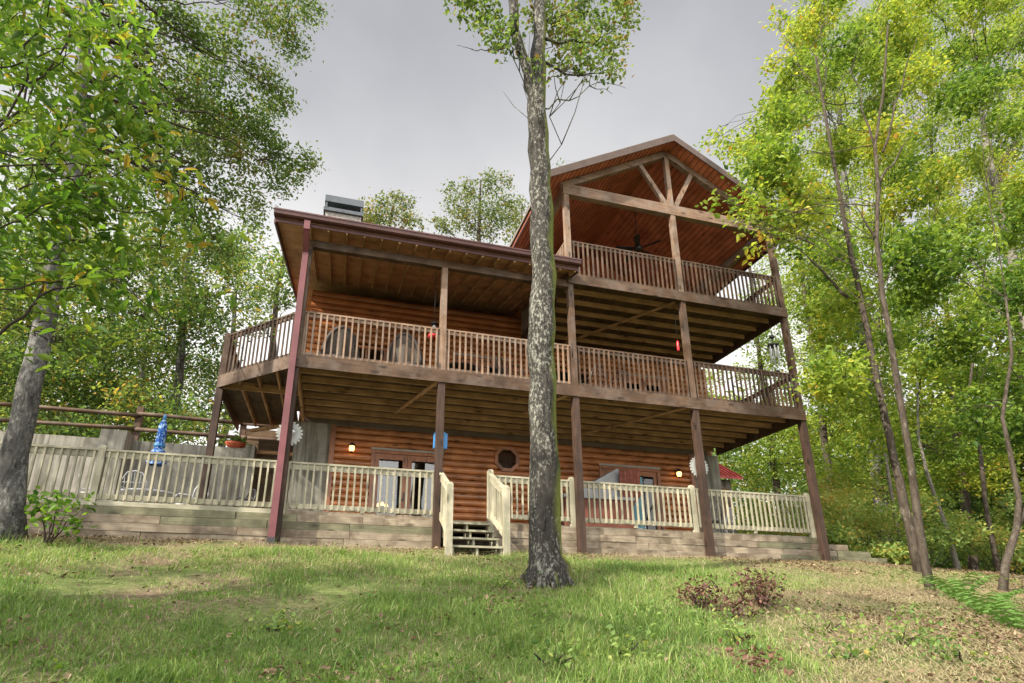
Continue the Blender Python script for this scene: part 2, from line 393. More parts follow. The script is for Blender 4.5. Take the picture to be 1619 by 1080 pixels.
def build_tree(name, label, cat, path, rad, centers, radii, per, leaf='leaf_maple', barkm='bark_brown', size=.12, tint0=.4, tvar=.22,
               width=.55, group=None, spread=.2, flat=.85, limbr=.035, extra=None, n=12, limbs=True, sub=11):
    path = np.array(path, float); root = thing(name, label, cat, path[0], group)
    # resample the trunk so that it wobbles a little
    P = [path[0]]; Rr = [rad[0]]
    for i in range(len(path)-1):
        seg = np.linalg.norm(path[i+1]-path[i]); k = max(1, int(seg/.45))
        for j in range(1, k+1):
            t = j/k; q = path[i]*(1-t)+path[i+1]*t; r = rad[i]*(1-t)+rad[i+1]*t
            P.append(q+rng.normal(size=3)*r*.09); Rr.append(r*(1+rng.normal()*.035))
    P[0] = P[0]-np.array([0, 0, .25])
    MB().tube(P, Rr, n, .05).build('trunk', barkm, root)
    b = MB(); P = np.array(P)
    centers = np.array(centers, float)
    if limbs == 'twigs':
        for c in centers:
            for _ in range(3):
                e = c+rng.normal(size=3)*np.array([.2, .2, .12]); b.tube(limb_path(c+rng.normal(size=3)*.06, e, .08, 5, .3), [.006, .005, .004, .003, .002], 4)
    elif limbs:
        for c in centers:
            if rng.random() < .35: continue
            d = np.linalg.norm(P-c, axis=1)+np.where(P[:, 2] > c[2]-.2, 2.5, 0); i = int(np.argmin(d[len(P)//4:]))+len(P)//4; i = max(len(P)//4, i-int(rng.integers(0, max(2, len(P)//6))))
            lp = limb_path(P[i], c, rng.uniform(-.10, .12), 8, .09); r0 = min(limbr, Rr[i]*.6)*rng.uniform(.5, 1)
            b.tube(lp, np.linspace(r0, .006, 8), 5, .05)
            for _ in range(4):
                e = c+rng.normal(size=3)*np.array([.5, .5, .3])*.6
                b.tube(limb_path(lp[rng.integers(3, 7)], e, .05, 4), [.012, .009, .007, .004], 4)
    if extra:
        for e in extra: b.tube(limb_path(e[0], e[1], e[3] if len(e) > 3 else .05, 9, .12 if e[2] < .03 else .06), np.linspace(e[2], min(.008, e[2]*.5) if e[2] < .1 else e[2]*.72, 9), 6 if e[2] < .1 else 12, .05)
    if b.v: b.build('branches', barkm if barkm in ('twig', 'bark_lichen') else 'bark_brown', root)
    p, k = spray(centers, radii, per, sub, flat, spread)
    tn = np.clip(tint0+k+rng.normal(size=len(p))*tvar, 0, 1)
    V, F, T = leaves(p, size*rng.uniform(.45, 1.4, len(p)), tn, width=width, down=.5)
    c0 = path[0]; me = fast_mesh('crown', V-c0, F, T); link('crown', me, leaf, c0, root)
    return root

# ------------------------------------------------------------------ ground
def sstep(a, b, x): t = np.clip((x-a)/(b-a), 0, 1); return t*t*(3-2*t)
def gz(x, y):
    x = np.asarray(x, float); y = np.asarray(y, float)
    u = -(y+.12); sp = np.where(u > 6, u, np.log1p(np.exp(np.clip(u, -40, 40)*5))/5)
    z = -.236*np.minimum(sp, 24+.15*np.maximum(sp-24, 0))
    z = z-.035*np.clip(x-10.5, 0, 30)*sstep(-6, 1, y)+.05*np.clip(y-1, 0, 60)*sstep(10, 14, x)
    up = 3.05*sstep(5.1, 6.2, y)*(1-sstep(-4.2, -3.6, x)*(1-sstep(10.5, 13, y)))*(1-sstep(9.0, 11.5, x))
    z = z+up+.03*np.clip(y-12, 0, 200)*(1-sstep(9, 14, x))
    z = z+.035*np.sin(x*1.3+y*.7)*sstep(.5, -2, y)+.02*np.sin(x*3.1-y*2.3)*sstep(.3, -1, y)
    return z

def ground_mat():
    M_ = Mat('soil_and_short_turf'); v = M_.coords((1, 1, 1), False)
    a = M_.noise(v, .55, 6, .65); f = M_.noise(v, 14, 8, .75)
    soil = M_.ramp(f, [(.3, (.065, .046, .031)), (.52, (.15, .112, .076)), (.72, (.28, .225, .16))])
    turf = M_.ramp(f, [(.3, (.055, .085, .022)), (.7, (.16, .20, .065))])
    c = M_.mix(M_.ramp(a, [(.42, (0, 0, 0)), (.60, (.9, .9, .9))]), soil, turf)
    M_.bsdf(c, .95, .1, bump=f, bs=.8, bd=.03); return M_.m
def build_ground():
    xs = np.unique(np.concatenate([np.linspace(-400, -30, 24), np.arange(-30, -12, 1.0), np.arange(-12, 18, .2), np.arange(18, 40, 1.0), np.linspace(40, 400, 24)]))
    ys = np.unique(np.concatenate([np.linspace(-400, -30, 24), np.arange(-30, -13, 1.0), np.arange(-13, 8, .2), np.arange(8, 40, 1.0), np.linspace(40, 400, 24)]))
    X, Y = np.meshgrid(xs, ys); Z = gz(X, Y)+np.where((np.abs(X) < 25) & (np.abs(Y) < 25), rng.normal(size=X.shape)*.008, 0)
    V = np.stack([X, Y, Z], -1).reshape(-1, 3); nx = len(xs)
    i = (np.arange(len(ys)-1)[:, None]*nx+np.arange(nx-1)[None]).ravel()
    F = np.stack([i, i+1, i+nx+1, i+nx], 1)
    me = fast_mesh('ground', V, F); me.polygons.foreach_set('use_smooth', [True]*len(F))
    o = link('ground', me, ground_mat(), (0, 0, 0), None); o['kind'] = 'structure'
build_ground()

# ------------------------------------------------------------------ the cabin
XP = [-3.2, 0.0, 3.32, 6.645, 10.0]          # front posts
Z1B, Z1T, ZR1 = 3.73, 4.03, 5.12              # porch deck fascia and rail
Z2B, Z2T, ZR2 = 6.88, 7.155, 8.24             # balcony fascia and rail
ZB0, ZB1 = 9.72, 10.06                        # gable tie beam
YW = 3.72                                     # face of the cabin's front walls
PF = .66                                      # patio floor
cabin = thing('log_cabin', 'three storey log cabin with stacked wooden porches and a red gabled top balcony', 'cabin', (3.35, 5, 0))

def log_course_wall(x0, x1, z0, z1, y, openings, h=.19, bulge=.055, th=.16):
    b = MB(); k = max(1, round((z1-z0)/h)); h = (z1-z0)/k
    for i in range(k):
        a, c = z0+i*h, z0+(i+1)*h; iv = [(x0, x1)]
        for (ox0, ox1, oz0, oz1) in openings:
            if oz0 < (a+c)/2 < oz1:
                nv = []
                for p, q in iv:
                    if ox1 <= p or ox0 >= q: nv.append((p, q)); continue
                    if p < ox0: nv.append((p, ox0))
                    if q > ox1: nv.append((ox1, q))
                iv = nv
        for p, q in iv:
            prof = [(y+th, a), (y, a+.006)]
            for t in np.linspace(.12, .88, 6):
                prof.append((y-bulge*math.sin(math.pi*t)**.7, a+t*h))
            prof += [(y, c-.006), (y+th, c)]
            n = len(prof)
            b.add([(p, yy, zz) for yy, zz in prof]+[(q, yy, zz) for yy, zz in prof],
                  [tuple(range(n)), tuple(range(2*n-1, n-1, -1))]+[(j, n+j, n+(j+1) % n, (j+1) % n) for j in range(n)])
    return b

def double_door(x0, x1, z0, z1, y, leafs=2, name='french_door'):
    fr = MB(); t = .10
    fr.box(x0, x0+t, y-.10, y+.12, z0, z1); fr.box(x1-t, x1, y-.10, y+.12, z0, z1); fr.box(x0+t, x1-t, y-.10, y+.12, z1-t, z1)
    o = fr.build(name, 'doorwood', cabin)
    MB().box(x0-.02, x1+.02, y-.12, y-.102, z1-.005, z1+.045).build('drip_cap', 'white', o)
    w = (x1-x0-2*t)/leafs
    for i in range(leafs):
        a = x0+t+i*w; c = a+w; lf = MB(); s = .13
        lf.box(a+.005, a+s, y-.05, y, z0+.02, z1-t-.005); lf.box(c-s, c-.005, y-.05, y, z0+.02, z1-t-.005)
        lf.box(a+s, c-s, y-.05, y, z1-t-.16, z1-t-.005); lf.box(a+s, c-s, y-.05, y, z0+.02, z0+.26)
        lf.build('door_leaf', 'doorwood', o)
        MB().box(a+s, c-s, y-.03, y-.02, z0+.26, z1-t-.16).build('pane', 'glass', o)
    hx = x0+t+w-.06 if leafs == 2 else x1-t-.06
    MB().box(hx-.02, hx+.02, y-.062, y-.051, z0+.95, z0+1.2).bar((hx, y-.08, z0+1.0), (hx-.1, y-.08, z0+1.0), .02, .02).build('handle', 'dark', o)
    return o

# concrete corner piers of the lowest storey
MB().box(-3.34, -2.36, YW-.02, YW+.6, .02, Z1B-.02).build('concrete_pier', 'concrete', cabin)
MB().box(9.06, 10.08, YW-.02, YW+.6, .02, Z1B-.02).build('concrete_pier', 'concrete', cabin)
# front walls
D1 = (-1.25, .78, PF+.02, 3.06); D2 = (5.7, 7.8, PF+.02, 3.09); OC = (2.46, 2.96, 2.80, 3.31)
log_course_wall(-2.36, 9.06, PF, Z1B-.05, YW, [D1, D2, OC]).build('log_wall', 'log', cabin)
W1 = (-2.2, -1.0, Z1T+.85, 6.2); D3 = (1.0, 2.9, Z1T+.02, 6.25); W2 = (4.2, 5.6, Z1T+.7, 6.2); D4 = (6.6, 8.4, Z1T+.02, 6.25)
log_course_wall(-3.3, 10.0, Z1T, Z2B-.02, YW, [W1, D3, W2, D4]).build('log_wall', 'log', cabin)
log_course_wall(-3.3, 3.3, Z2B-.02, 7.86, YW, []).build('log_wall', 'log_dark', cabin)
YU = 5.1
D5 = (5.6, 7.6, Z2T+.02, 9.35)
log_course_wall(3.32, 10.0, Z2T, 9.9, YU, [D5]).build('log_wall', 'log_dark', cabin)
MB().polyxz([(3.32, 9.9), (10.0, 9.9), (6.65, 11.85)], YU, YU+.15).build('gable_wall', 'ceil_x', cabin)
for d in (D1, D2, D3, D4, D5): double_door(d[0], d[1], d[2], d[3], YU if d is D5 else YW)
for w in (W1, W2):
    f = MB(); t = .09
    f.box(w[0], w[0]+t, YW-.09, YW+.1, w[2], w[3]); f.box(w[1]-t, w[1], YW-.09, YW+.1, w[2], w[3])
    f.box(w[0]+t, w[1]-t, YW-.09, YW+.1, w[3]-t, w[3]); f.box(w[0]+t, w[1]-t, YW-.09, YW+.1, w[2], w[2]+t)
    f.box((w[0]+w[1])/2-.03, (w[0]+w[1])/2+.03, YW-.05, YW+.02, w[2]+t, w[3]-t)
    o = f.build('window', 'doorwood', cabin); MB().box(w[0]+t, w[1]-t, YW-.02, YW-.01, w[2]+t, w[3]-t).build('pane', 'glass', o)
# octagonal window
oc = MB(); cx, cz = 2.71, 3.055; ro, ri = .41, .305
for k in range(8):
    a, b = R_(22.5+45*k), R_(22.5+45*(k+1))
    q = [(cx+ro*math.cos(a), cz+ro*math.sin(a)), (cx+ro*math.cos(b), cz+ro*math.sin(b)), (cx+ri*math.cos(b), cz+ri*math.sin(b)), (cx+ri*math.cos(a), cz+ri*math.sin(a))]
    oc.polyxz(q[::-1], YW-.115, YW-.02)
o = oc.build('octagonal_window', 'doorwood', cabin); o['label'] = 'wooden framed octagonal window'
MB().polyxz([(cx+ri*math.cos(R_(22.5+45*k)), cz+ri*math.sin(R_(22.5+45*k))) for k in range(8)][::-1], YW-.075, YW-.065).build('pane', 'glass', o)
MB().box(2.46, 2.96, YW+.06, YW+.10, 2.80, 3.31).build('blind', 'doorwood', o)
# corner boards of the lowest wall
for x in (-2.33, 9.0): MB().box(x-.07, x+.07, YW-.085, YW-.021, PF, Z1B-.06).build('corner_board', 'doorwood', cabin)
# side and back walls, room floors, interior
def rooms():
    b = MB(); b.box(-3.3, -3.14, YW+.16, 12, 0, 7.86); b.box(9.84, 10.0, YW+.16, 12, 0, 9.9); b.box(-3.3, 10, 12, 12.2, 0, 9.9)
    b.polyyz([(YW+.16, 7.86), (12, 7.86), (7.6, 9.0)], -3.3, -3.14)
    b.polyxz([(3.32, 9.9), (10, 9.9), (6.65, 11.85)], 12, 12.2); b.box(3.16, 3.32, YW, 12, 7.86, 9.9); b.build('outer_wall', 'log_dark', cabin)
    c = MB(); c.box(-3.14, 9.84, YW+.16, 8, PF-.1, PF); c.box(-3.14, 9.84, YW+.16, 8, Z1B, Z1T-.02); c.box(-3.14, 9.84, YW+.16, 8, Z2B, Z2T-.02); c.box(3.34, 9.98, 3.71, YU, Z2T-.03, Z2T)
    c.box(-3.14, 9.84, 8, 8.1, PF, 9.6); c.box(-3.14, 9.84, YW+.17, 8, Z1B-.12, Z1B-.02); c.build('room_lining', 'interior', cabin)
rooms()

# posts
def post(x, y, z0, z1, w=.145, mat='brown_z'): return MB().box(x-w/2, x+w/2, y-w/2, y+w/2, z0, z1).build('post', mat, cabin)
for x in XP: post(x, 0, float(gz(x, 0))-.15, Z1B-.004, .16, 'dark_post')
post(-3.2, 0, Z1T+.01, 6.775); post(0, 0, Z1T+.01, 6.775, mat='tan_z')
for x in XP[2:]: post(x, 0, Z1T+.01, Z2B-.004)
for x in XP[2:]: post(x, 0, Z2T+.01, ZB0-.004, mat='tan_z' if x < 9 else 'brown_z')
CH1 = (-4.98, 1.72)
post(CH1[0], CH1[1], PF, Z1B-.004, .15, 'dark_post')

# decks
def deck(poly, z0, z1, joist_rows, fas, name):
    b = MB(); zf = z1-.035
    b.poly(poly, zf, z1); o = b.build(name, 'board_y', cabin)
    for (x0, y0, x1, y1) in joist_rows: MB().bar((x0, y0, zf-.072), (x1, y1, zf-.072), .042, .14).build('joist', 'joist_x' if abs(y1-y0) < .01 else 'joist_y', o)
    for (x0, y0, x1, y1) in fas: MB().bar((x0, y0, (z0+z1)/2+.004), (x1, y1, (z0+z1)/2+.004), .04, z1-z0+.006).build('fascia', 'brown_x', o)
    return o
jr = [(-3.12, y, 9.93, y) for y in np.arange(.50, 3.7, .53)]
cj = [(x, 1.72-(x+4.98)*.966+.10, x, 5.05) for x in (-4.55, -4.1, -3.65)]
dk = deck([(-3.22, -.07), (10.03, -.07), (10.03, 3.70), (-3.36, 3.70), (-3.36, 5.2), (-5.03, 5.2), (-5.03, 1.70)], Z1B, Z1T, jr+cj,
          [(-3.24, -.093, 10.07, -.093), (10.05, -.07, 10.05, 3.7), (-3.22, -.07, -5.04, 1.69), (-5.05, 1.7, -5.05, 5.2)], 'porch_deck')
MB().box(-3.20, -3.14, .0, 3.7, Z1B, Z1T-.036).build('rim_joist', 'joist_y', dk)
MB().bar((-4.95, 1.8, Z1B+.14), (-3.2, 1.8, Z1B+.14), .04, .2).build('blocking', 'joist_x', dk)
for a, c in (((-.05, .12), (-.75, 2.6)), ((6.5, .15), (4.75, 3.3)), ((3.2, .1), (2.6, 1.7))):
    MB().bar((a[0], a[1], Z1B+.10), (c[0], c[1], Z1B+.10), .10, .03).build('diagonal_brace', 'joist_y', dk)
MB().bar((-4.65, 4.85, Z1B-.06), (-3.34, 3.85, Z1B-.06), .09, .09).build('diagonal_brace', 'joist_y', dk)
jr2 = [(3.38, y, 9.93, y) for y in np.arange(.50, 3.7, .53)]
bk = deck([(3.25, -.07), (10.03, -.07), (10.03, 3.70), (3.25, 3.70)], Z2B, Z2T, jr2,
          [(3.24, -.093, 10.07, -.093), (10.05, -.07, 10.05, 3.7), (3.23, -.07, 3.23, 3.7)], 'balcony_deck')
MB().bar((6.55, .15, Z2B+.075), (4.6, 3.3, Z2B+.075), .10, .03).build('diagonal_brace', 'joist_y', bk)

def railing(p, q, zt, zb, pitch=.137, bw=.038, mats=('brown_x', 'brown_z'), parent=cabin, name='railing', off=0.0, cap=True):
    """two rails and a row of balusters between p and q"""
    p, q = Vector((p[0], p[1], 0)), Vector((q[0], q[1], 0)); d = q-p; n = max(2, round(d.length/pitch)); u = d.normalized()
    nr = Vector((u.y, -u.x, 0))
    b = MB()
    if cap: b.bar(p+Vector((0, 0, zt-.02)), q+Vector((0, 0, zt-.02)), .10, .04)
    b.bar(p+Vector((0, 0, zt-.085)), q+Vector((0, 0, zt-.085)), .04, .088)
    b.bar(p+Vector((0, 0, zb+.04)), q+Vector((0, 0, zb+.04)), .04, .085)
    for e in (p+u*.02, q-u*.02): b.bar(e+Vector((0, 0, zb+.0)), e+Vector((0, 0, zt-.05)), .036, .036)
    o = b.build(name, mats[0], parent); c = MB()
    for i in range(n):
        s = p+d*((i+.5)/n)+nr*(.041+off); j = random.uniform(-.004, .004)
        c.bar((s.x+j, s.y, zb+.0), (s.x+j, s.y, zt-.045), bw, bw)
    c.build('baluster_row', mats[1], o); return o
for i in range(4):
    railing((XP[i]+.075, 0), (XP[i+1]-.075, 0), ZR1, Z1T+.02, mats=('tan_x', 'tan_z') if i < 2 else ('brown_x', 'brown_z'))
for i in (2, 3): railing((XP[i]+.075, 0), (XP[i+1]-.075, 0), ZR2, Z2T+.02, mats=('brown_x', 'brown_z'))
railing((10.0, .09), (10.0, 3.66), ZR1, Z1T+.02, mats=('brown_y', 'brown_z'))
railing((10.0, .09), (10.0, 3.66), ZR2, Z2T+.02, mats=('brown_y', 'brown_z'))
railing((3.3, 3.66), (3.3, .09), ZR2, Z2T+.02, mats=('tan_y', 'tan_z'), pitch=.12, bw=.05)
railing((-4.94, 1.69), (-3.28, .06), ZR1, Z1T+.02, mats=('brown_y', 'brown_z'))
railing((-4.98, 5.1), (-4.98, 1.80), ZR1, Z1T+.02, mats=('brown_y', 'brown_z'))
MB().box(-5.05, -4.91, 1.65, 1.79, Z1T, ZR1+.04).build('post', 'brown_z', cabin)

# lower porch roof
RS = .262; RX0, RX1 = -3.93, 3.33; RY0, RZ0 = -.50, 7.10
def rz(y): return RZ0+(y-RY0)*RS
beam = MB().box(-3.28, 3.24, -.07, .07, 6.78, 6.97).build('porch_beam', 'brown_x', cabin)
roof = MB().polyyz([(RY0, rz(RY0)), (RY0, rz(RY0)+.06), (7.6, rz(7.6)+.06), (7.6, rz(7.6))], RX0, RX1).build('porch_roof', 'plank_x', cabin)
MB().polyyz([(RY0-.02, rz(RY0)+.062), (RY0-.02, rz(RY0)+.085), (7.6, rz(7.6)+.09), (7.6, rz(7.6)+.065)], RX0-.03, RX1+.02).polyyz(
    [(7.6, rz(7.6)+.065), (7.6, rz(7.6)+.09), (12.6, 7.85), (12.6, 7.82)], RX0-.03, RX1+.02).build('shingles', 'shingle', roof)
MB().polyyz([(RY0, rz(RY0)-.14), (RY0, rz(RY0)+.06), (7.6, rz(7.6)+.06), (7.6, rz(7.6)-.14)], RX0-.04, RX0-.002).build('rake_board', 'steel_red', roof)
MB().polyyz([(RY0, rz(RY0)-.14), (RY0, rz(RY0)+.06), (-.1, rz(-.1)+.06), (-.1, rz(-.1)-.14)], RX1+.002, RX1+.04).build('rake_board', 'steel_red', roof)
for x in np.arange(-3.2, 3.3, .405):
    MB().polyyz([(RY0+.03, rz(RY0)-.13), (RY0+.03, rz(RY0)-.004), (YW-.06, rz(YW)-.02), (YW-.06, rz(YW)-.15)], x-.021, x+.021).build('rafter', 'joist_y', roof)
MB().box(RX0, RX1, RY0+.005, RY0+.025, RZ0-.10, RZ0-.004).build('eave_board', 'steel_red', roof)
gp = [(-.64, 7.125), (-.655, 7.20), (-.655, 7.235), (-.50, 7.235), (-.50, 7.105), (-.60, 7.105)]
g = MB().polyyz(gp, RX0-.05, RX1+.05).build('gutter', 'steel_red', cabin)
MB().box(RX0-.05, RX1+.05, -.668, -.656, 7.205, 7.24).build('gutter_lip', 'steel_red', g)
ds = MB(); w = .075
ds.bar((-3.26, -.56, 7.08), (-3.26, -.56, 6.86), .13, .10, up=(0, 1, 0)); ds.bar((-3.26, -.56, 6.89), (-3.26, -.155, 6.55), .13, .10); ds.box(-3.325, -3.195, -.20, -.10, 4.1, 6.6)
ds.box(-3.325, -3.195, -.225, -.125, float(gz(-3.2, -.2))+.12, 4.1)
ds.build('downspout', 'spout', cabin)
MB().box(-3.335, -3.185, -.235, -.118, float(gz(-3.2, -.2))-.1, float(gz(-3.2, -.2))+.13).build('downspout_outlet', 'dark', cabin)

# gabled balcony roof
GX, GPK, GEX, GZE, GY0 = 6.65, 12.25, 3.98, 9.98, -.50
def gside(s):
    ex = GX+s*GEX; t = .05
    o = MB().polyxz([(GX, GPK-.16), (GX, GPK-.10), (ex, GZE-.10), (ex, GZE-.16)][::(1 if s > 0 else -1)], GY0+.04, 12.6).build('gable_roof', 'ceil_y', cabin)
    MB().polyxz([(GX, GPK-.09), (GX, GPK+.015), (ex+s*.06, GZE-.0), (ex+s*.06, GZE-.09)][::(1 if s > 0 else -1)], GY0, 12.7).build('shingles', 'shingle', o)
    MB().polyxz([(GX, GPK-.25), (GX, GPK-.02), (ex+s*.03, GZE-.02), (ex+s*.03, GZE-.25)][::(1 if s > 0 else -1)], GY0-.03, GY0-.003).build('barge_board', 'barge', o)
    sl = (GPK-GZE)/GEX
    # plank joints: thin strips proud of the ceiling, running back from the gable
    MB().bar((GX, .0, GPK-.30), (ex-s*.55, .0, GZE-.30+.55*sl), .14, .19).build('rafter_beam', 'tan_x', o)
    MB().box(min(ex, ex-s*.04), max(ex, ex-s*.04), GY0+.02, 12.6, GZE-.24, GZE-.161).build('eave_board', 'steel_red', o)
    b = MB()
    for k in range(1, 27):
        x = GX+s*GEX*k/27; z = GPK-.16-sl*abs(x-GX); b.bar((x, GY0+.06, z-.002), (x, YU, z-.002), .012, .012)
    b.build('plank_seams', 'wickerdark', o)
    return o
for s in (-1, 1): gside(s)
MB().box(XP[2]-.09, XP[4]+.09, -.085, .085, ZB0, ZB1).build('tie_beam', 'tan_x', cabin)
MB().box(GX-.07, GX+.07, -.06, .06, ZB1, GPK-.42).build('king_post', 'tan_z', cabin)
for a, c in (((6.50, ZB1+.02), (5.72, 11.37)), ((6.80, ZB1+.02), (7.50, 11.43))):
    MB().bar((a[0], 0, a[1]), (c[0], 0, c[1]), .10, .13).build('truss_brace', 'tan_z', cabin)
for x in (XP[2], XP[4]): MB().box(x-.07, x+.07, .09, YU, ZB0+.05, ZB1-.02).build('eave_beam', 'tan_y', cabin)

# chimney
CC = at(535, 335, 5.6); chx0, chx1, chy0, chy1 = -3.30, -2.05, 5.2, 6.2
ch = MB().box(chx0+.02, chx1-.02, chy0+.04, chy1-.04, 8.2, 11.86).build('chimney', 'tar', cabin)
cp = MB(); cp.box(chx0-.05, chx1+.05, chy0-.05, chy1+.05, 11.86, 11.99)
for x in (chx0, chx1-.06):
    for y in (chy0, chy1-.06): cp.box(x, x+.06, y, y+.06, 11.99, 12.24)
cp.box(chx0-.03, chx1+.03, chy0-.03, chy1+.03, 12.24, 12.50); cp.build('chimney_cap', 'chimcap', ch)
MB().lathe(((chx0+chx1)/2+.2, (chy0+chy1)/2, 11.99), [(.16, 0), (.16, .1), (.08, .17)], 12).build('flue', 'chimcap', ch)

# ------------------------------------------------------------------ patio: floor, timber wall, railing, steps
pf = MB(); pf.poly([(-9.4, .32), (.02, .32), (10.2, .32), (10.2, YW-.05), (-3.0, YW-.05), (-3.0, 5.0), (-9.4, 5.0)], PF-.04, PF)
o = pf.build('patio_floor', 'pale_y', None); tag(o, 'low boarded patio floor behind the pale railing, under the porches', 'patio')
wall = thing('timber_retaining_wall', 'low retaining wall of stacked old timbers below the pale railing', 'wall', (0, .2, 0))
tb = {0: MB(), 1: MB()}; tn_ = 0
for seg0, seg1 in ((-9.5, .04), (1.28, 12.1)):
    for k in range(5):
        z0 = -.16+k*.154; x = seg0; e = seg1
        if seg1 > 5: e = (12.5, 12.1, 11.6, 10.9, 10.15)[k]
        while x < e-.05:
            ln = min(random.uniform(1.1, 2.7), e-x)
            if e-x-ln < .4: ln = e-x
            yy = .13+random.uniform(-.012, .012)
            dk_ = 1 if (random.random() < (.05 if -3.2 < x < 8 else .30) or x > 9.8) else 0
            MB().box(x+.004, x+ln-.004, yy, .31, z0+.002, z0+.152).build('timber', 'timber_dark' if dk_ else 'timber', wall); x += ln
rail = thing('patio_railing', 'long pale new wood railing round the ground level patio', 'railing', (0, .22, PF))
def rpost(x, y, z0, z1, par=rail, w=.12):
    b = MB(); h = w/2
    b.box(x-h, x+h, y-h, y+h, z0, z1-.05)
    b.add([(x-h, y-h, z1-.05), (x+h, y-h, z1-.05), (x+h, y+h, z1-.05), (x-h, y+h, z1-.05), (x-h*.55, y-h*.55, z1), (x+h*.55, y-h*.55, z1), (x+h*.55, y+h*.55, z1), (x-h*.55, y+h*.55, z1)],
          [(0, 1, 5, 4), (1, 2, 6, 5), (2, 3, 7, 6), (3, 0, 4, 7), (4, 5, 6, 7)])
    return b.build('post', 'pale_z', par)
ZP = 1.71
def prail(x0, x1):
    b = MB(); b.box(x0, x1, .17, .27, ZP-.04, ZP); b.box(x0, x1, .20, .24, ZP-.16, ZP-.041); b.box(x0, x1, .20, .24, .73, .84); b.box((x0+x1)/2-.04, (x0+x1)/2+.04, .2, .24, PF, .73)
    o = b.build('rail_panel', 'pale_x', rail); c = MB(); n = round((x1-x0)/.141)
    for i in range(n):
        x = x0+(i+.5)/n*(x1-x0)+random.uniform(-.006, .006); c.bar((x, .18, .74), (x+random.uniform(-.006, .006), .18, ZP-.05), .036, .036)
    c.build('baluster_row', 'pale_z', o)
for x in (-9.45, -6.56, 3.22, 6.46, 9.93): rpost(x, .22, PF-.35, ZP+.08)
for a, c in ((-9.39, -6.62), (-6.50, -3.31), (-3.09, -.02), (1.25, 3.16), (3.28, 6.40), (6.52, 9.87)): prail(a, c)
MB().box(-3.2, -3.09, .14, .20, PF-.1, ZP-.01).build('post', 'pale_z', rail)
MB().box(-9.39, -3.31, .18, .30, .615, .705).build('edge_board', 'pale_x', rail); MB().box(-3.09, -.02, .20, .31, .615, .70).build('edge_board', 'timber', rail)
# steps
st = thing('wooden_steps', 'short flight of pale wooden steps up to the patio with handrails', 'steps', (.65, -.5, float(gz(.65, -.5))))
SX0, SX1 = .06, 1.23
for s in (SX0, SX1):
    rpost(s, -1.02, float(gz(s, -1.0))-.2, 1.21, st, .125); rpost(s, .18, PF-.3, ZP+.12, st, .125)
    b = MB().bar((s, -.96, 1.05), (s, .12, 1.60), .045, .14); b.bar((s, -.96, 1.15), (s, .12, 1.70), .10, .035); b.bar((s, -.96, .20), (s, .12, .78), .045, .14)
    o = b.build('handrail', 'pale_y', st); c = MB()
    for i in range(7):
        y = -.9+i*.145; z = .25+(y+.96)*.52; c.bar((s, y, z), (s, y, z+.85), .036, .036)
    c.build('baluster_row', 'pale_z', o)
zg = float(gz(.65, -.95))
for k in range(4):
    z = zg+.19+k*(PF-zg-.02-.19)/3.4; y = -.98+k*.30
    MB().box(SX0+.07, SX1-.07, y-.04, y+.27, z-.04, z).build('tread', 'pale_x', st)
for x in (SX0+.09, .645, SX1-.09):
    b = MB()
    for k in range(4):
        z = zg+.19+k*(PF-zg-.02-.19)/3.4; y = -.98+k*.30; b.box(x-.022, x+.022, y+.0, y+.25, zg-.2 if k < 1 else z-.34, z-.041)
    b.build('stringer', 'pale_z', st)

# concrete wall and split rail fence at the left
cw = thing('concrete_wall', 'stained grey concrete retaining wall behind the patio at the left', 'wall', (-8, 5.1, PF))
MB().box(-14, -4.72, 5.0, 5.25, 0, 3.17).build('wall_panel', 'concrete', cw)
MB().box(-8.22, -7.60, 4.35, 4.998, 0, 3.26).build('buttress', 'concrete', cw)
MB().box(-4.70, -4.45, 4.75, 5.4, 0, 3.22).build('end_pier', 'concrete', cw)
MB().box(-4.45, -3.3, 5.3, 5.42, 0, 3.56).build('recess_wall', 'board_x', cw); MB().box(-4.45, -3.3, 5.2, 5.29, 3.10, 3.20).build('recess_rail', 'joist_x', cw); MB().box(-5.5, -3.31, 8.2, 8.4, 2.6, 4.72).build('rear_wall', 'board_x', cw)
fe = thing('rail_fence', 'weathered brown two rail fence on the ground above the concrete wall', 'fence', (-8, 7, 3.05))
fx = [-14.3, -11.3, -8.25, -5.2]
for x in fx: MB().box(x-.09, x+.09, 6.95, 7.1, 2.8, 4.78+random.uniform(-.05, .05)).build('post', 'brown_z', fe)
for i in range(3):
    for z in (4.02, 4.50):
        MB().tube(limb_path((fx[i], 6.9, z+random.uniform(-.03, .03)), (fx[i+1], 6.9, z+random.uniform(-.03, .03)), .0, 5, .004), .065, 6, .1).build('rail', 'brown_x', fe)
for z in (4.02, 4.50): MB().tube([(-5.2, 6.9, z), (-3.6, 6.9, z-.02)], .065, 6, .1).build('rail', 'brown_x', fe)

# shed with the red roof behind the right corner
sh = thing('shed', 'small grey shed with a red ribbed metal roof beyond the right end of the cabin', 'shed', (12.4, 7.0, .4))
MB().box(10.8, 12.55, 6.3, 8.4, -.2, 3.62).build('wall', 'concrete', sh)
MB().box(11.9, 12.42, 6.27, 6.298, 2.2, 3.3).build('door', 'tan_z', sh)
rf = MB().polyyz([(5.95, 3.58), (5.95, 3.66), (7.4, 4.62), (7.4, 4.54)], 10.5, 12.85)
for x in np.arange(10.6, 12.85, .22): rf.polyyz([(5.94, 3.655), (5.94, 3.70), (7.4, 4.66), (7.4, 4.615)], x-.025, x+.025)
rf.polyyz([(7.4, 4.54), (7.4, 4.62), (8.8, 3.6), (8.8, 3.52)], 10.5, 12.85)
rf.build('roof', 'redroof', sh)
